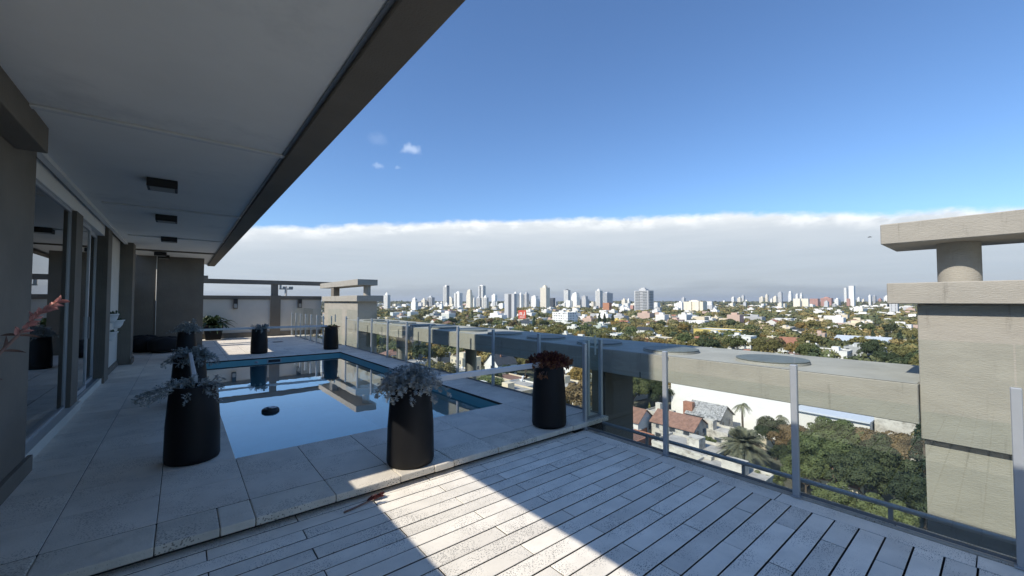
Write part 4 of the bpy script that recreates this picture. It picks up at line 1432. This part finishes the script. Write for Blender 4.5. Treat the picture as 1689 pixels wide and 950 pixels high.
T(-2.50, 2494, 33.7, 74.9, 'tower_white', 'lone plain white tower between the tall group and the grey slab', band='blank')
T(-9.94, 1299, 11.4, 26.9, 'tower_white', 'little white block before the beige one', band='blank', crown=0)
T(-0.22, 707, 21.3, 48.9, 'tower_grey', 'broad pale grey slab with a dark vertical recess and blank end', band='blank', frac=0.8, side=(-.22, .08, "tower_dark"), crown=0)
T(0.52, 1754, 29.0, 68.6, 'tower_white', 'white tower peeping out behind the grey slab', band='grid')
T(1.29, 1754, 23.7, 65.9, 'tower_white', 'narrow white tower next after the grey slab', band='grid', frac=0.5)
T(2.07, 1755, 23.7, 68.6, 'tower_grey', 'narrow grey tower next to the narrow white one', band='grid', frac=0.5)
T(3.23, 1756, 42.1, 58.0, 'tower_white', 'stepped white and grey block just before the tall cream tower', band='grid', steps=[(1.0, 1.0, 45), (.7, .7, 58)])
T(4.69, 1638, 39.2, 90.8, 'tower_cream', 'tall cream tower with a mast topped roof house', band='grid', frac=0.6, crown=1.3)
T(5.75, 1763, 23.6, 50.1, 'tower_dark', 'dark glazed block attached to the tall cream tower', band='band', crown=0)
T(7.79, 2078, 33.7, 92.9, 'tower_white', 'white tower with a dark cap standing alone', band='band', cap='tower_dark', crown=0.6)
T(8.05, 1649, 26.7, 39.3, 'tower_white', 'low white block at the foot of the dark capped tower', band='blank', crown=0)
T(8.97, 1653, 36.4, 68.7, 'tower_white', 'white stepped tower falling away from the dark capped one', band='grid', steps=[(1.0, 1.0, 54), (.85, .85, 62), (.68, .7, 69)])
T(10.23, 1659, 36.2, 56.5, 'tower_grey', 'grey stepped tower, lower half of the falling pair', band='grid', steps=[(1.0, 1.0, 44), (.7, .7, 56)])
T(11.35, 1789, 15.5, 34.3, 'tower_cream', 'small cream block before the white and grey pair', band='grid', crown=0)
T(12.18, 1794, 30.9, 81.7, 'tower_white', 'white tower with a grey ribbed face above the orange brick block', band='band')
T(13.32, 2561, 65.6, 86.2, 'tower_grey', 'broad grey and glass tower behind the orange brick block', band='band', frac=0.45)
T(13.28, 1131, 24.2, 31.5, 'brick_orange', 'orange brick block with a blank sunlit face', band='blank', frac=0.7, crown=0)
T(15.55, 2137, 26.8, 43.3, 'tower_cream', 'small cream tower beyond the brick blocks', band='grid')
T(16.14, 2143, 17.8, 43.3, 'tower_white', 'small white tower beside the small cream tower', band='grid')
T(16.62, 1267, 14.0, 23.7, 'tower_pink', 'low brick pink block beside the balconied tower', band='blank', crown=0)
T(18.11, 1159, 50.4, 64.6, 'tower_grey', 'wide grey tower with rows of balconies and a dark flank', band='balcony', frac=0.72, floors=15)
T(23.05, 2708, 24.1, 56.2, 'tower_grey', 'grey tower half hidden by the notched cream block', band='grid')
T(24.42, 1156, 56.2, 34.8, 'tower_cream', 'wide cream block with two shaded vertical notches', band='blank', frac=0.82, crown=0.5, notch=True)
T(27.76, 3567, 21.0, 42.7, 'tower_white', 'tiny white block alone over the far trees', band='blank', crown=0)
T(28.76, 4155, 33.6, 71.2, 'tower_white', 'small white tower over the far trees', band='grid')
T(29.45, 3625, 33.1, 61.7, 'tower_cream', 'cream tower paired with a taller grey one over the trees', band='grid')
T(29.84, 3639, 24.7, 80.7, 'tower_grey', 'grey tower, taller of the pair over the trees', band='grid')
T(30.20, 3652, 20.5, 47.5, 'tower_white', 'white stub beside the cream and grey pair', band='blank', crown=0)
T(31.81, 3714, 40.3, 66.5, 'tower_cream', 'cream tower opening the far skyline row', band='grid')
T(32.31, 3735, 24.1, 85.4, 'tower_cream', 'slender cream tower in the far skyline row', band='grid')
T(32.77, 3754, 20.0, 52.2, 'tower_white', 'short white tower in the far skyline row', band='blank')
T(33.16, 3771, 31.8, 71.2, 'tower_cream', 'blank cream tower before the grey topped one', band='blank')
T(33.64, 3791, 31.6, 104.4, 'tower_grey', 'grey topped tower of the far skyline row', band='grid', frac=0.75)
T(34.64, 3837, 31.2, 113.9, 'tower_white', 'pointed white tower behind the cream slabs', band='grid', steps=[(1.0, 1.0, 89), (.85, .85, 103), (.68, .7, 114)])
T(35.28, 3867, 23.2, 90.2, 'tower_white', 'narrow white tower just behind the cream slabs', band='grid')
T(35.68, 3886, 23.1, 99.7, 'tower_white', 'narrow stepped white tower behind the cream slabs', band='grid', steps=[(1.0, 1.0, 78), (.85, .85, 90), (.68, .7, 100)])
T(35.25, 2319, 30.2, 48.4, 'tower_cream', 'first of two blank cream slabs beside the pink blocks', band='blank', frac=0.85, crown=0)
T(36.02, 2342, 32.2, 48.4, 'tower_cream', 'second blank cream slab touching the pink block', band='blank', frac=0.85, crown=0)
T(36.88, 2819, 46.1, 50.9, 'tower_pink', 'brown pink gridded block after the cream slabs', band='grid', frac=0.8, crown=0)
T(37.97, 2860, 56.1, 54.2, 'tower_pink', 'red pink gridded block with a roof dome house', band='grid', frac=0.85, crown=0.8)
T(39.62, 3616, 19.4, 129.8, 'tower_white', 'slimmer of the two tall white twin towers', band='grid', frac=0.7, crown=0)
T(40.15, 2950, 28.5, 122.1, 'tower_white', 'taller plain face of the two tall white twin towers', band='blank', frac=0.75, crown=0)
T(39.87, 2938, 20.8, 50.9, 'tower_pink', 'small pink block between the feet of the twin towers', band='grid', crown=0)
T(38.90, 3202, 29.2, 48.7, 'tower_white', 'white block between the pink block and the twin towers', band='grid')
T(40.70, 3674, 22.2, 58.6, 'tower_white', 'white tower just past the twin towers', band='grid')
T(41.07, 3694, 18.9, 46.1, 'tower_cream', 'short cream tower past the twin towers', band='grid')
T(41.60, 3725, 18.8, 75.4, 'tower_white', 'tallest of the white towers near the end of the skyline', band='grid')
T(41.96, 3746, 21.8, 71.2, 'tower_grey', 'grey tower near the end of the skyline', band='band')
T(42.39, 3771, 27.8, 50.3, 'tower_pink', 'pale red block near the end of the skyline', band='grid')
T(42.90, 3802, 33.7, 67.0, 'tower_white', 'white tower with a crane like roof frame at the end of the skyline', band='grid', crown=1.2)

# billboard over the trees
x, y = polar(1.45, 620)
t = thing('billboard', (x, y, GZ), 'orange red billboard with white lettering shapes over the trees by the grey slab', 'billboard')
z = 22
link('panel', MB().box(-.3, .3, -6, 6, 9, z).mesh('panel', 'billboard_red'), t, rot=(0, 0, R(38)))
n = MB()
for (a, b, c, d) in ((-4, -2.9, 14, 19.5), (-2.9, -.9, 14, 15.2), (.2, 1.2, 14, 18.6), (1.2, 3.0, 17.5, 18.6), (3.0, 4.0, 14, 18.6), (1.2, 3.0, 15.5, 16.4), (-4, 4, 11, 12)):
    n.box(-.42, -.31, a, b, c, d)
link('lettering', n.mesh('letters', 'billboard_white'), t, rot=(0, 0, R(38)))
for s in (-4, 4):
    link('leg', MB().box(-.25, .25, s - .3, s + .3, 0, 8.99).mesh('leg', 'pole_grey'), t, rot=(0, 0, R(38)))

# floodlight mast far behind the boundary wall
t = thing('light_mast', (21.2, 120.0, GZ), 'tall mast with a cross bar of floodlights beyond the boundary wall', 'mast')
link('pole', MB().tube([(0, 0, 0), (0, 0, 39.6)], [.45, .3], 10).mesh('pole', 'pole_grey', True), t)
link('cross_bar', MB().box(-1.6, 1.6, -.2, .2, 38.7, 39.0).mesh('bar', 'pole_grey'), t)
for s in (-1.3, -.5, .9, 1.4):
    link('floodlight', MB().box(s - .25, s + .25, -.3, .2, 39.01, 39.5 + .4 * (s < -1)).mesh('flood', 'pole_grey'), t)

# ================================================================ houses and trees one can pick out
house(400, 170, 26, 46, 8.5, 'house_yellow', 'roof_metal', 'flat', 'long yellow hall with a pale metal roof among the trees', name='hall', nwin=3, storeys=1, extras=False, seed=1)
house(312, 120, 11, 15, 10.5, 'house_bright', 'roof_flat', 'flat', 'white three storey modern house with stacked balconies', storeys=3, seed=2)
house(289, 136, 9.5, 13, 5.0, 'house_white', 'tile_orange', 'gable', 'white house with a bright orange tiled gable roof beside the cypress', rise=5.2, axis='y', seed=3, storeys=1, extras=False)
h = house(284, 168, 13, 17, 7.6, 'house_cream', 'roof_flat', 'flat', 'cream and brick red house with two red end blocks', seed=4, storeys=2)
for q in (-1, 1):
    link('red_block', MB().box(-7.6, -1, q * 8.2 - 2.4, q * 8.2 + 2.4, 0, 7.2).mesh('rb', 'house_red'), h)
house(284, 62, 12, 15, 8.0, 'house_bright', 'roof_flat', 'flat', 'white house with a roof terrace beside a yellow block', seed=5, storeys=2)
house(279, 71, 7, 6, 10.5, 'house_cream', 'roof_flat', 'flat', 'yellow cream block joined to the white terrace house', seed=6, storeys=3)
house(302, 51, 12, 17, 9.2, 'house_grey', 'roof_flat', 'flat', 'grey and white modern house with wide window bands', seed=7, storeys=3)
house(386, 66, 26, 30, 7.0, 'house_white', 'roof_metal', 'gable', 'large shed with pale curved sheet roofs', rise=3.0, seed=8, storeys=1, name='shed', extras=False)
house(262, 97, 8, 12, 5.0, 'house_cream', 'tile_orange', 'hip', 'house with a round orange tiled roof close behind the parapet', seed=9, storeys=1)
house(330, 96, 10, 12, 6.2, 'house_white', 'tile_orange', 'gable', 'orange gabled house above the white stepped houses', seed=10, rise=4.2)
house(545, 265, 16, 24, 9.0, 'house_bright', 'roof_flat', 'flat', 'white cube house between the cream block and the trees', seed=11)
house(870, 300, 60, 70, 9.0, 'house_white', 'roof_flat', 'flat', 'long low white building among the far trees', name='low_block', storeys=2, nwin=9, seed=12, extras=False)
house(420, 395, 20, 30, 20, 'house_bright', 'roof_flat', 'flat', 'white block with a tall stair tower among the plane trees', name='white_block', storeys=6, seed=13)
house(470, 340, 14, 16, 10, 'house_yellow', 'roof_flat', 'flat', 'plain yellow block by the dark pines', name='yellow_block', storeys=3, wins=False, seed=14)

# the near blocks under the parapet
t = thing('party_wall_building', (126, 46, GZ), 'long bright white blank party wall building behind the old houses', 'building')
OCC.append((125, 50, 18)); OCC.append((122, 60, 12)); OCC.append((128, 40, 12))
link('wall', MB().box(-7, 7, -12.5, 21, 0, 14.5).mesh('wall', 'house_bright'), t, rot=(0, 0, R(-2)))
link('roof', MB().box(-6.8, 6.8, -12.3, 20.8, 14.501, 14.7).mesh('roof', 'roof_flat'), t, rot=(0, 0, R(-2)))
link('side_wing', MB().box(-8.5, 6, -27, -12.6, 0, 9.0).mesh('wing', 'house_white'), t, rot=(0, 0, R(-2)))
link('wing_roof', MB().box(-9.2, 6.2, -27.2, -12.7, 9.001, 9.35).mesh('wroof', 'roof_metal'), t, rot=(0, 0, R(-2)))
link('far_wing', MB().box(-6, 8, -44, -27.3, 0, 10.4).mesh('wing', 'old_wall'), t, rot=(0, 0, R(-2)))
for q in (-25, -21, -17):
    link('window', window_mesh(), t, (-8.9, q, 6.2), (0, 0, 0), (1, 1.5, 1.6))

# slate-roofed house with its tiles
t = thing('house', (111.5, 51.5, GZ), 'old house with a weathered grey tiled roof before the white party wall', 'house')
OCC.append((111, 52, 9))
link('wall', gable_wall(8.0, 8.6, 5.2, 2.6, 'old_wall', 'y'), t)
rf = link('roof', gable_mesh(8.0, 8.6, 2.6, .5, 'roof_dark', 'y'), t, (0, 0, 5.22))
k = 2.6 / 4.0; ln = math.hypot(4.5, 4.5 * k); ang = math.atan(k)
tile = MB().box(-.29, .29, -.24, .24, 0, .07).mesh('tile', 'tile_slate')
for i in range(10):
    for j in range(19):
        u = (i + .5) / 10 * ln
        x = -4.5 + u * math.cos(ang); z = -.5 * k + u * math.sin(ang)
        link('roof_tile', tile, rf, (x + rnd.uniform(-.02, .02), -4.55 + j * .505 + rnd.uniform(-.02, .02), z + .17 + .01 * (i % 2)), (0, -ang + rnd.uniform(-.03, .03), 0))
for q in (-2.6, 0, 2.6): window(t, 'x', q, 3.6, 1.3, 1.5, 8.0, 8.6)
for q in (-2, 1.6): window(t, 'y', q, 3.6, 1.2, 1.8, 8.0, 8.6)
link('balcony', MB().box(-5.4, -4.02, -1.6, 2.2, 1.8, 2.9).mesh('balcony', 'house_yellow'), t)
link('chimney_stack', MB().box(-3.6, -2.2, 3.0, 5.6, 4, 8.0).mesh('stack', 'brick'), t)

house(94.5, 64.5, 7, 8.5, 4.6, 'house_white', 'tile_brown', 'gable', 'low white house with a brown tiled gable roof by the brick yard', seed=21, rise=2.6, storeys=1)
house(103, 61, 5, 6, 5.0, 'old_wall', 'roof_flat', 'flat', 'small stained block with a white water tank between the tiled houses', seed=22, storeys=2)
h = house(99, 53.5, 7.5, 11, 4.6, 'old_wall', 'tile_brown', 'gable', 'stained old house with a brown sloping roof under the grey tiled one', seed=23, rise=2.3, storeys=2)
house(104, 47, 6, 9, 3.6, 'old_wall', 'roof_flat', 'flat', 'low stained annex with a flat roof beside the palms', seed=24, storeys=1)
house(86, 44, 9, 13, 4.2, 'old_wall', 'roof_flat', 'flat', 'stained flat roofed workshop with roof vents below the pipe rail', seed=25, storeys=1, name='workshop')
house(83, 58, 9, 9, 3.4, 'brick', 'tile_brown', 'flat', 'low brick yard building with a dark brown roof', seed=26, storeys=1)
house(79, 33, 8, 12, 4.0, 'old_wall', 'roof_flat', 'flat', 'stained single storey house under the date palm', seed=27, storeys=1)
# garden walls
for (x, y, L, a, m, lb) in ((96, 47.5, 17, 78, 'old_wall', 'long stained garden wall running down to the palms'), (91, 60, 14, 5, 'brick', 'low brick yard wall before the brown roof'), (110, 42, 16, 80, 'house_cream', 'pale garden wall behind the tall palm')):
    t = thing('garden_wall', (x, y, GZ), lb, 'wall', rotz=R(a))
    link('wall_run', MB().box(-L / 2, L / 2, -.12, .12, 0, 2.6).mesh('run', m), t)
    link('wall_coping', MB().box(-L / 2 - .05, L / 2 + .05, -.18, .18, 2.601, 2.72).mesh('cop', 'roof_flat'), t)

# street pole with lamp and a parked car in the lower street
t = thing('street_lamp', (103, 72, GZ), 'grey street pole with a lamp arm before the round green tree', 'street lamp')
link('pole', MB().tube([(0, 0, 0), (0, 0, 9.6)], [.16, .1], 8).mesh('pole', 'pole_grey', True), t)
link('arm', MB().tube([(0, 0, 7.6), (-1.2, .6, 7.9), (-2.2, 1.1, 7.95)], .05, 6).mesh('arm', 'pole_grey', True), t)
link('lamp_head', MB().box(-2.9, -2.1, .85, 1.25, 7.85, 8.02).mesh('head', 'tank_white'), t)

# house seen under the beam beyond the pool, with its neighbours
house(116, 150, 11, 10, 7.0, 'house_bright', 'roof_dark', 'gable', 'white gabled house with a dark roof and a round flue behind the pool railing', seed=31, rise=4.4, axis='x', storeys=2, nwin=1)
house(104, 128, 9, 14, 4.5, 'house_cream', 'tile_brown', 'flat', 'low house with a beige roof terrace under the parapet', seed=32, storeys=1)
house(98, 114, 8, 12, 5.0, 'house_white', 'roof_flat', 'flat', 'white house with grey sheet roof and roof tanks under the parapet', seed=33, storeys=1)
house(126, 190, 12, 14, 5.6, 'house_cream', 'tile_brown', 'hip', 'cream house with a hipped brown roof behind the white gabled one', seed=34)
house(92, 150, 10, 12, 6.0, 'house_cream', 'roof_flat', 'flat', 'cream flat house beside the round column under the beam', seed=35)

GT = 'trees in the near gardens'
tree('broad_near_0', 112, 76.5, 1.25, 'big round green tree behind the street lamp', GT, 'leaf_green')
tree('broad_near_1', 118, 71.5, 1.05, 'dark green tree at the end of the white party wall', GT, 'leaf_deep')
tree('broad_near_3', 121, 82, 1.1, 'olive green tree behind the round one by the street lamp', GT, 'leaf_green')
tree('cypress_near', 108, 67.5, .45, 'small yellow green clipped conifer by the white party wall', GT, 'leaf_lime', name='clipped_conifer', sz=.42)
tree('palm_tall', 104.5, 40.5, .9, 'tall feathery palm before the pale garden wall', GT, name='palm_tree')
tree('palm_tall', 110, 34, .7, 'shorter feathery palm behind the dark bushy tree', GT, name='palm_tree')
tree('palm_date', 89.5, 34.6, .95, 'big date palm with stiff grey green fronds', GT, name='date_palm')
tree('broad_near_2', 104, 33.5, 1.0, 'dark brown green bushy tree beside the date palm', GT, 'leaf_deep')
tree('broad_near_0', 100, 28.5, .98, 'brownish tree between the palms and the broad fig tree', GT, 'leaf_rust')
tree('broad_near_1', 106, 23, 1.12, 'broad mid green fig like tree before the white wing', GT, 'leaf_green')
tree('broad_near_3', 95, 22.5, 1.05, 'dense green garden tree under the fig like one', GT, 'leaf_green')
tree('broad_near_2', 107, 15.5, 1.15, 'yellowing tree next to the tall conifer', GT, 'leaf_rust')
tree('broad_near_0', 97, 15, 1.1, 'dark green tree in front of the yellowing one', GT, 'leaf_deep')
tree('conifer', 97, 9.2, 1.05, 'tall blue green conifer beside the corner tower', GT, name='conifer')
tree('broad_near_1', 87.5, 23.5, .8, 'bright green tree low in the garden', GT, 'leaf_green')
tree('broad_near_3', 89, 15.5, .95, 'deep green tree before the tree below the yellowing one', GT, 'leaf_deep')
tree('broad_near_2', 81, 18, .7, 'rounded green tree at the bottom of the garden', GT, 'leaf_green')
tree('broad_near_0', 113, 8, 1.1, 'olive tree behind the tall conifer', GT, 'leaf_olive')
tree('broad_near_3', 88, 8.5, .9, 'deep green tree half behind the corner tower', GT, 'leaf_deep')
tree('broad_near_1', 79, 11.5, .72, 'green garden tree near the foot of the corner tower', GT, 'leaf_green')
tree('broad_near_2', 95, 28.5, .7, 'small dark tree just past the date palm', GT, 'leaf_deep')
tree('broad_near_3', 84, 28, .5, 'low bush between the workshop and the garden trees', GT, 'leaf_green', name='shrub')
t = thing('garden_house', (91, 19, GZ), 'small pale garden house glimpsed between the garden trees', 'house')
link('wall', gable_wall(4.2, 5.0, 4.2, 1.4, 'house_cream', 'y'), t)
link('roof', gable_mesh(4.2, 5.0, 1.4, .35, 'tile_brown', 'y'), t, (0, 0, 4.22))
tree('broad_near_1', 101, 49.5, .34, 'small garden shrub at the foot of the stained wall', GT, 'leaf_olive', name='shrub')
tree('broad_near_2', 98, 45.5, .36, 'rounded green shrub beside the workshop', GT, 'leaf_green', name='shrub')
tree('broad_near_1', 92.5, 38.5, .3, 'small shrub behind the date palm', GT, 'leaf_olive', name='shrub')
tree('broad_near_3', 110, 138, .8, 'dark garden tree beside the white gabled house', GT, 'leaf_deep')
tree('broad_near_0', 101, 135, .75, 'round dark tree below the white gabled house', GT, 'leaf_deep')
tree('broad_near_2', 97, 160, .8, 'green tree next to the round column under the beam', GT, 'leaf_green')
for (x, y, r_) in ((112, 75, 8), (119, 73, 7), (104, 40, 6), (89, 34, 7), (104, 33, 7), (100, 28, 6), (106, 23, 7), (95, 21, 7), (107, 15, 8), (97, 12, 9), (90, 8, 6), (101, 136, 7), (110, 138, 6)): OCC.append((x, y, r_))

GM = 'landmark trees of the suburb'
tree('broad_mid_1', 272, 91, 1.75, 'huge round olive plane tree close behind the parapet discs', GM, 'leaf_olive', sz=1.25)
tree('cypress_near', 300, 154, 1.0, 'lone dark cypress beside the orange gabled house', GM, name='cypress')
for (i, (x, y, s)) in enumerate(((388, 61, 1.15), (390, 54, 1.0), (392, 47.5, 1.2), (394, 41, .95))):
    tree('cypress_far', x, y, s * 1.25, 'dark conical cypress in the row of four before the corner tower', 'row of four cypresses', name='cypress', sz=s)
for (x, y, s, lf) in ((268, 38, 1.2, 'leaf_deep'), (258, 30, 1.1, 'leaf_deep'), (275, 25, 1.3, 'leaf_deep'), (264, 47, .9, 'leaf_deep')):
    tree('broad_mid_2', x, y, s, 'dense dark green tree in the clump against the corner tower', 'dark clump by the corner tower', lf)
tree('broad_mid_0', 300, 140, 1.0, 'olive tree right behind the orange gabled house', GM, 'leaf_olive')
tree('broad_mid_3', 285, 118, .95, 'olive tree before the white modern house', GM, 'leaf_olive')
x, y = polar(3.1, 420)
tree('cypress_far', x, y, 1.6, 'single thin cypress before the white stair tower block', GM, name='cypress')
for (b_, d_) in ((12.2, 560), (12.9, 566), (14.0, 560)):
    x, y = polar(b_, d_)
    tree('cypress_far', x, y, 1.9, 'dark pine in the group beside the yellow block', 'dark pines by the yellow block', name='pine_tree', sz=1.5)
x, y = polar(4.7, 330)
tree('broad_mid_2', x, y, 1.25, 'golden autumn plane tree just over the shaded parapet', GM, 'leaf_ochre')
for (x, y, r_) in ((272, 91, 10), (300, 154, 4), (390, 50, 9), (266, 34, 14)): OCC.append((x, y, r_))

# ================================================================ the rest of the suburb, scattered street by street
rs = random.Random(42)
def free(x, y, r_):
    for (a, b, c) in OCC:
        if (a - x) ** 2 + (b - y) ** 2 < (c + r_) ** 2: return False
    return True

HK = [('house_white', 'roof_flat', 'flat', 'white flat roofed house among the suburb trees', 'white flat roofed houses', 30),
      ('house_bright', 'roof_flat', 'flat', 'bright white cube house among the suburb trees', 'bright white cube houses', 22),
      ('house_cream', 'roof_flat', 'flat', 'cream flat roofed house among the suburb trees', 'cream flat roofed houses', 18),
      ('house_grey', 'roof_flat', 'flat', 'grey flat roofed house among the suburb trees', 'grey flat roofed houses', 8),
      ('house_white', 'tile_orange', 'gable', 'white house with an orange tiled gable roof among the trees', 'orange gabled houses', 7),
      ('house_white', 'tile_brown', 'hip', 'white house with a hipped brown tiled roof among the trees', 'brown hipped houses', 7),
      ('house_salmon', 'roof_flat', 'flat', 'salmon coloured flat roofed house among the suburb trees', 'salmon houses', 4),
      ('house_white', 'roof_dark', 'gable', 'white house with a dark slate gable roof among the trees', 'dark gabled houses', 5)]
wts = [k[5] for k in HK]
nh = 0; tries = 0
while nh < 255 and tries < 9000:
    tries += 1
    b = rs.uniform(-27, 52)
    u = rs.random()
    d = 95 * (950 / 95) ** (u ** .85)
    x, y = polar(b, d)
    if x < 60 or (b > 16 and d < 150): continue
    k = rs.choices(HK, wts)[0]
    big = 1.0 + .25 * (d > 450)
    dx, dy = rs.uniform(7, 11) * big, rs.uniform(8, 14) * big
    if not free(x, y, max(dx, dy) * .5): continue
    h_ = rs.choice((3.8, 4.4, 6.2, 6.6, 7.4, 9.2))
    house(x, y, dx, dy, h_, k[0], k[1], k[2], k[3], k[4], seed=100 + nh, rotz=R(rs.gauss(0, 2)), axis=rs.choice('xy'), wins=True, nwin=None if d < 260 else 2)
    OCC[-1] = (x, y, max(dx, dy) * .5)
    nh += 1

GS = {'leaf_olive': ('olive green plane tree among the suburb roofs', 'olive plane trees'), 'leaf_green': ('mid green round tree among the suburb roofs', 'green round trees'),
      'leaf_deep': ('dark evergreen tree among the suburb roofs', 'dark evergreen trees'), 'leaf_ochre': ('golden autumn tree among the suburb roofs', 'golden autumn trees'),
      'leaf_rust': ('brownish thinning tree among the suburb roofs', 'brown thinning trees')}
def pick_leaf(b, r_):
    if b > 10: return rs.choices(list(GS), (44, 16, 14, 17, 9))[0]
    return rs.choices(list(GS), (42, 18, 16, 17, 7))[0]
nt = 0; tries = 0; EX = []
while nt < 250 and tries < 9000:
    tries += 1
    b = rs.uniform(-27, 52)
    d = 110 * (560 / 110) ** (rs.random() ** .8)
    x, y = polar(b, d)
    if x < 62 or (b > 16 and d < 150): continue
    s = rs.uniform(.9, 1.5)
    if not free(x, y, 3.2 * s): continue
    lf = pick_leaf(b, rs)
    tree('broad_%s_%d' % ('mid' if d < 330 else 'far', rs.randrange(4)), x, y, s, GS[lf][0], GS[lf][1], lf, sz=s * rs.uniform(.85, 1.1))
    OCC.append((x, y, 2.6 * s)); nt += 1

# the treed mass beyond: too many to count
rg = np.random.default_rng(77)
def tree_mass(name, label, leaf, n, d0, d1, smin, smax, seed, per=46, hh=(7.5, 12.5), ex=.75, csize=(1.0, 1.9)):
    rg = np.random.default_rng(seed); rr = random.Random(seed)
    C = []; Nn = []; Sz = []
    made = 0; tr = 0
    while made < n and tr < n * 6:
        tr += 1
        b = rr.uniform(-32, 56); d = d0 * (d1 / d0) ** (rr.random() ** ex)
        x, y = polar(b, d)
        if x < 62: continue
        s = rr.uniform(smin, smax)
        if d < 900 and not free(x, y, 3.6): continue
        h = rr.uniform(*hh); rx = rr.uniform(3.5, 6.0) * s
        m = per
        dd = rg.normal(size=(m, 3)); dd /= np.linalg.norm(dd, axis=1, keepdims=True)
        dd[:, 2] = np.abs(dd[:, 2]) * 1.0 - .25
        lump = rg.uniform(.75, 1.12, (m, 1))
        c = np.array([x, y, GZ + h * .58]) + dd * np.array([rx, rx, h * .45]) * lump
        C.append(c); Nn.append(dd + rg.normal(size=(m, 3)) * .35); Sz.append(rg.uniform(csize[0], csize[1], m) * s)
        made += 1
    V = cards(np.concatenate(C), np.concatenate(Nn), np.concatenate(Sz), rg, .75)
    o = link(name, card_mesh(name, V, LEAF[leaf]))
    return tag(o, label, kind='stuff')

def massmat(name, c1, c2, c3):
    m = bpy.data.materials.new(name); m.use_nodes = True
    t = NT(m.node_tree)
    out = t.n('ShaderNodeOutputMaterial'); b = t.n('ShaderNodeBsdfPrincipled')
    tc = t.n('ShaderNodeTexCoord')
    n1 = t.noise(tc.outputs['Object'], .045, 2, .5)
    n2 = t.noise(tc.outputs['Object'], .6, 3, .6)
    c = t.ramp(n1, [(.34, c1), (.5, c2), (.64, c3)])
    k = t.math('ADD', t.math('MULTIPLY', n2, .9), .55)
    c = t.mix(1.0, c, t.comb(k, k, k), 'MULTIPLY')
    t.l(c, b.inputs['Base Color']); b.inputs['Roughness'].default_value = .75; b.inputs['Specular IOR Level'].default_value = .2
    t.l(b.outputs[0], out.inputs[0])
    LEAF[name] = m; MAT[name] = m
massmat('mass_olive', (0.125, 0.143, 0.062), (0.206, 0.184, 0.072), (0.280, 0.206, 0.079))
massmat('mass_deep', (0.066, 0.087, 0.044), (0.110, 0.121, 0.056), (0.162, 0.149, 0.066))
tree_mass('suburb_trees', 'dense olive and golden tree mass between the suburb houses', 'mass_olive', 1000, 190, 950, .9, 1.5, 5, per=150, csize=(.5, 1.1))
tree_mass('suburb_trees', 'dark green tree mass between the suburb houses', 'mass_deep', 480, 190, 950, .85, 1.3, 6, per=150, csize=(.5, 1.1))
tree_mass('far_woods', 'far tree cover stretching to the skyline', 'mass_olive', 2300, 800, 3200, 1.3, 2.3, 7, per=44, hh=(9, 15), ex=1.0, csize=(1.3, 2.4))
tree_mass('far_woods', 'darker far tree cover stretching to the skyline', 'mass_deep', 1700, 800, 3600, 1.3, 2.3, 8, per=40, hh=(9, 15), ex=1.0, csize=(1.3, 2.4))
tree_mass('horizon_woods', 'hazy wooded plain at the horizon', 'mass_deep', 2600, 3200, 15000, 4, 9, 9, per=22, hh=(12, 22), ex=1.0, csize=(2.0, 4.2))

# far houses too small and many to tell apart
def house_mass(name, label, n, d0, d1, seed, mats, smin, smax, ex=1.0):
    rr = random.Random(seed)
    mb = MB()
    made = tr = 0
    while made < n and tr < n * 5:
        tr += 1
        b = rr.uniform(-32, 56); d = d0 * (d1 / d0) ** (rr.random() ** ex)
        x, y = polar(b, d)
        a, c = rr.uniform(8, 15) * rr.uniform(smin, smax), rr.uniform(9, 18) * rr.uniform(smin, smax)
        if d < 1500 and not free(x, y, 6): continue
        h_ = rr.choice((6, 7, 9, 9.5, 12.5, 15)) * rr.uniform(1, smin * 1.1)
        m = rr.choices(range(len(mats)), [5, 3, 2, 2, 1.5, 1][:len(mats)])[0]
        mb.box(x - a / 2, x + a / 2, y - c / 2, y + c / 2, GZ, GZ + h_, m)
        if rr.random() < .6:
            mb.box(x - a / 5, x + a / 6, y - c / 5, y + c / 4, GZ + h_ + .01, GZ + h_ + 3, m)
        made += 1
    return tag(mb.build(name, mats), label, kind='stuff')
house_mass('far_houses', 'pale far houses scattered through the tree cover', 560, 620, 2200, 11, ['house_white', 'house_bright', 'house_cream', 'house_grey', 'house_salmon'], 1.0, 1.5)
house_mass('horizon_city', 'pale low city blocks fading along the horizon', 420, 1900, 6500, 12, ['tower_white', 'tower_cream', 'tower_grey', 'house_bright', 'tower_pink'], 1.6, 3.2)

rs2 = random.Random(91)
k = 0
while k < 60:
    b = rs2.choice((rs2.uniform(-15, 12), rs2.uniform(-15, 12), rs2.uniform(12, 45))); d = rs2.uniform(1250, 2600)
    x, y = polar(b, d)
    if not free(x, y, 8): continue
    w_ = rs2.uniform(11, 24); h_ = rs2.uniform(14, 36)
    tower(b, d, w_, h_, rs2.choice(('tower_white', 'tower_white', 'tower_cream', 'tower_grey')), 'pale mid rise block among the skyline towers', frac=rs2.uniform(.5, .8), band=rs2.choice(('grid', 'blank')), crown=rs2.choice((0, .5)), group='mid rise blocks of the skyline', name='mid_rise_block')
    k += 1

# ================================================================ haze over the plain
HZ = 6.0e-5
hz = MB().box(-27500, 27500, -27500, 27500, GZ - 1.5, 150).build('haze', [])
m = bpy.data.materials.new('haze_air'); m.use_nodes = True
nt_ = NT(m.node_tree)
out = nt_.n('ShaderNodeOutputMaterial'); pv = nt_.n('ShaderNodeVolumePrincipled')
pv.inputs['Color'].default_value = (0.88, 0.91, 0.95, 1); pv.inputs['Density'].default_value = HZ; pv.inputs['Anisotropy'].default_value = 0.2
nt_.l(pv.outputs[0], out.inputs['Volume'])
hz.data.materials.append(m)
tag(hz, 'thin bluish haze over the city plain', kind='stuff')
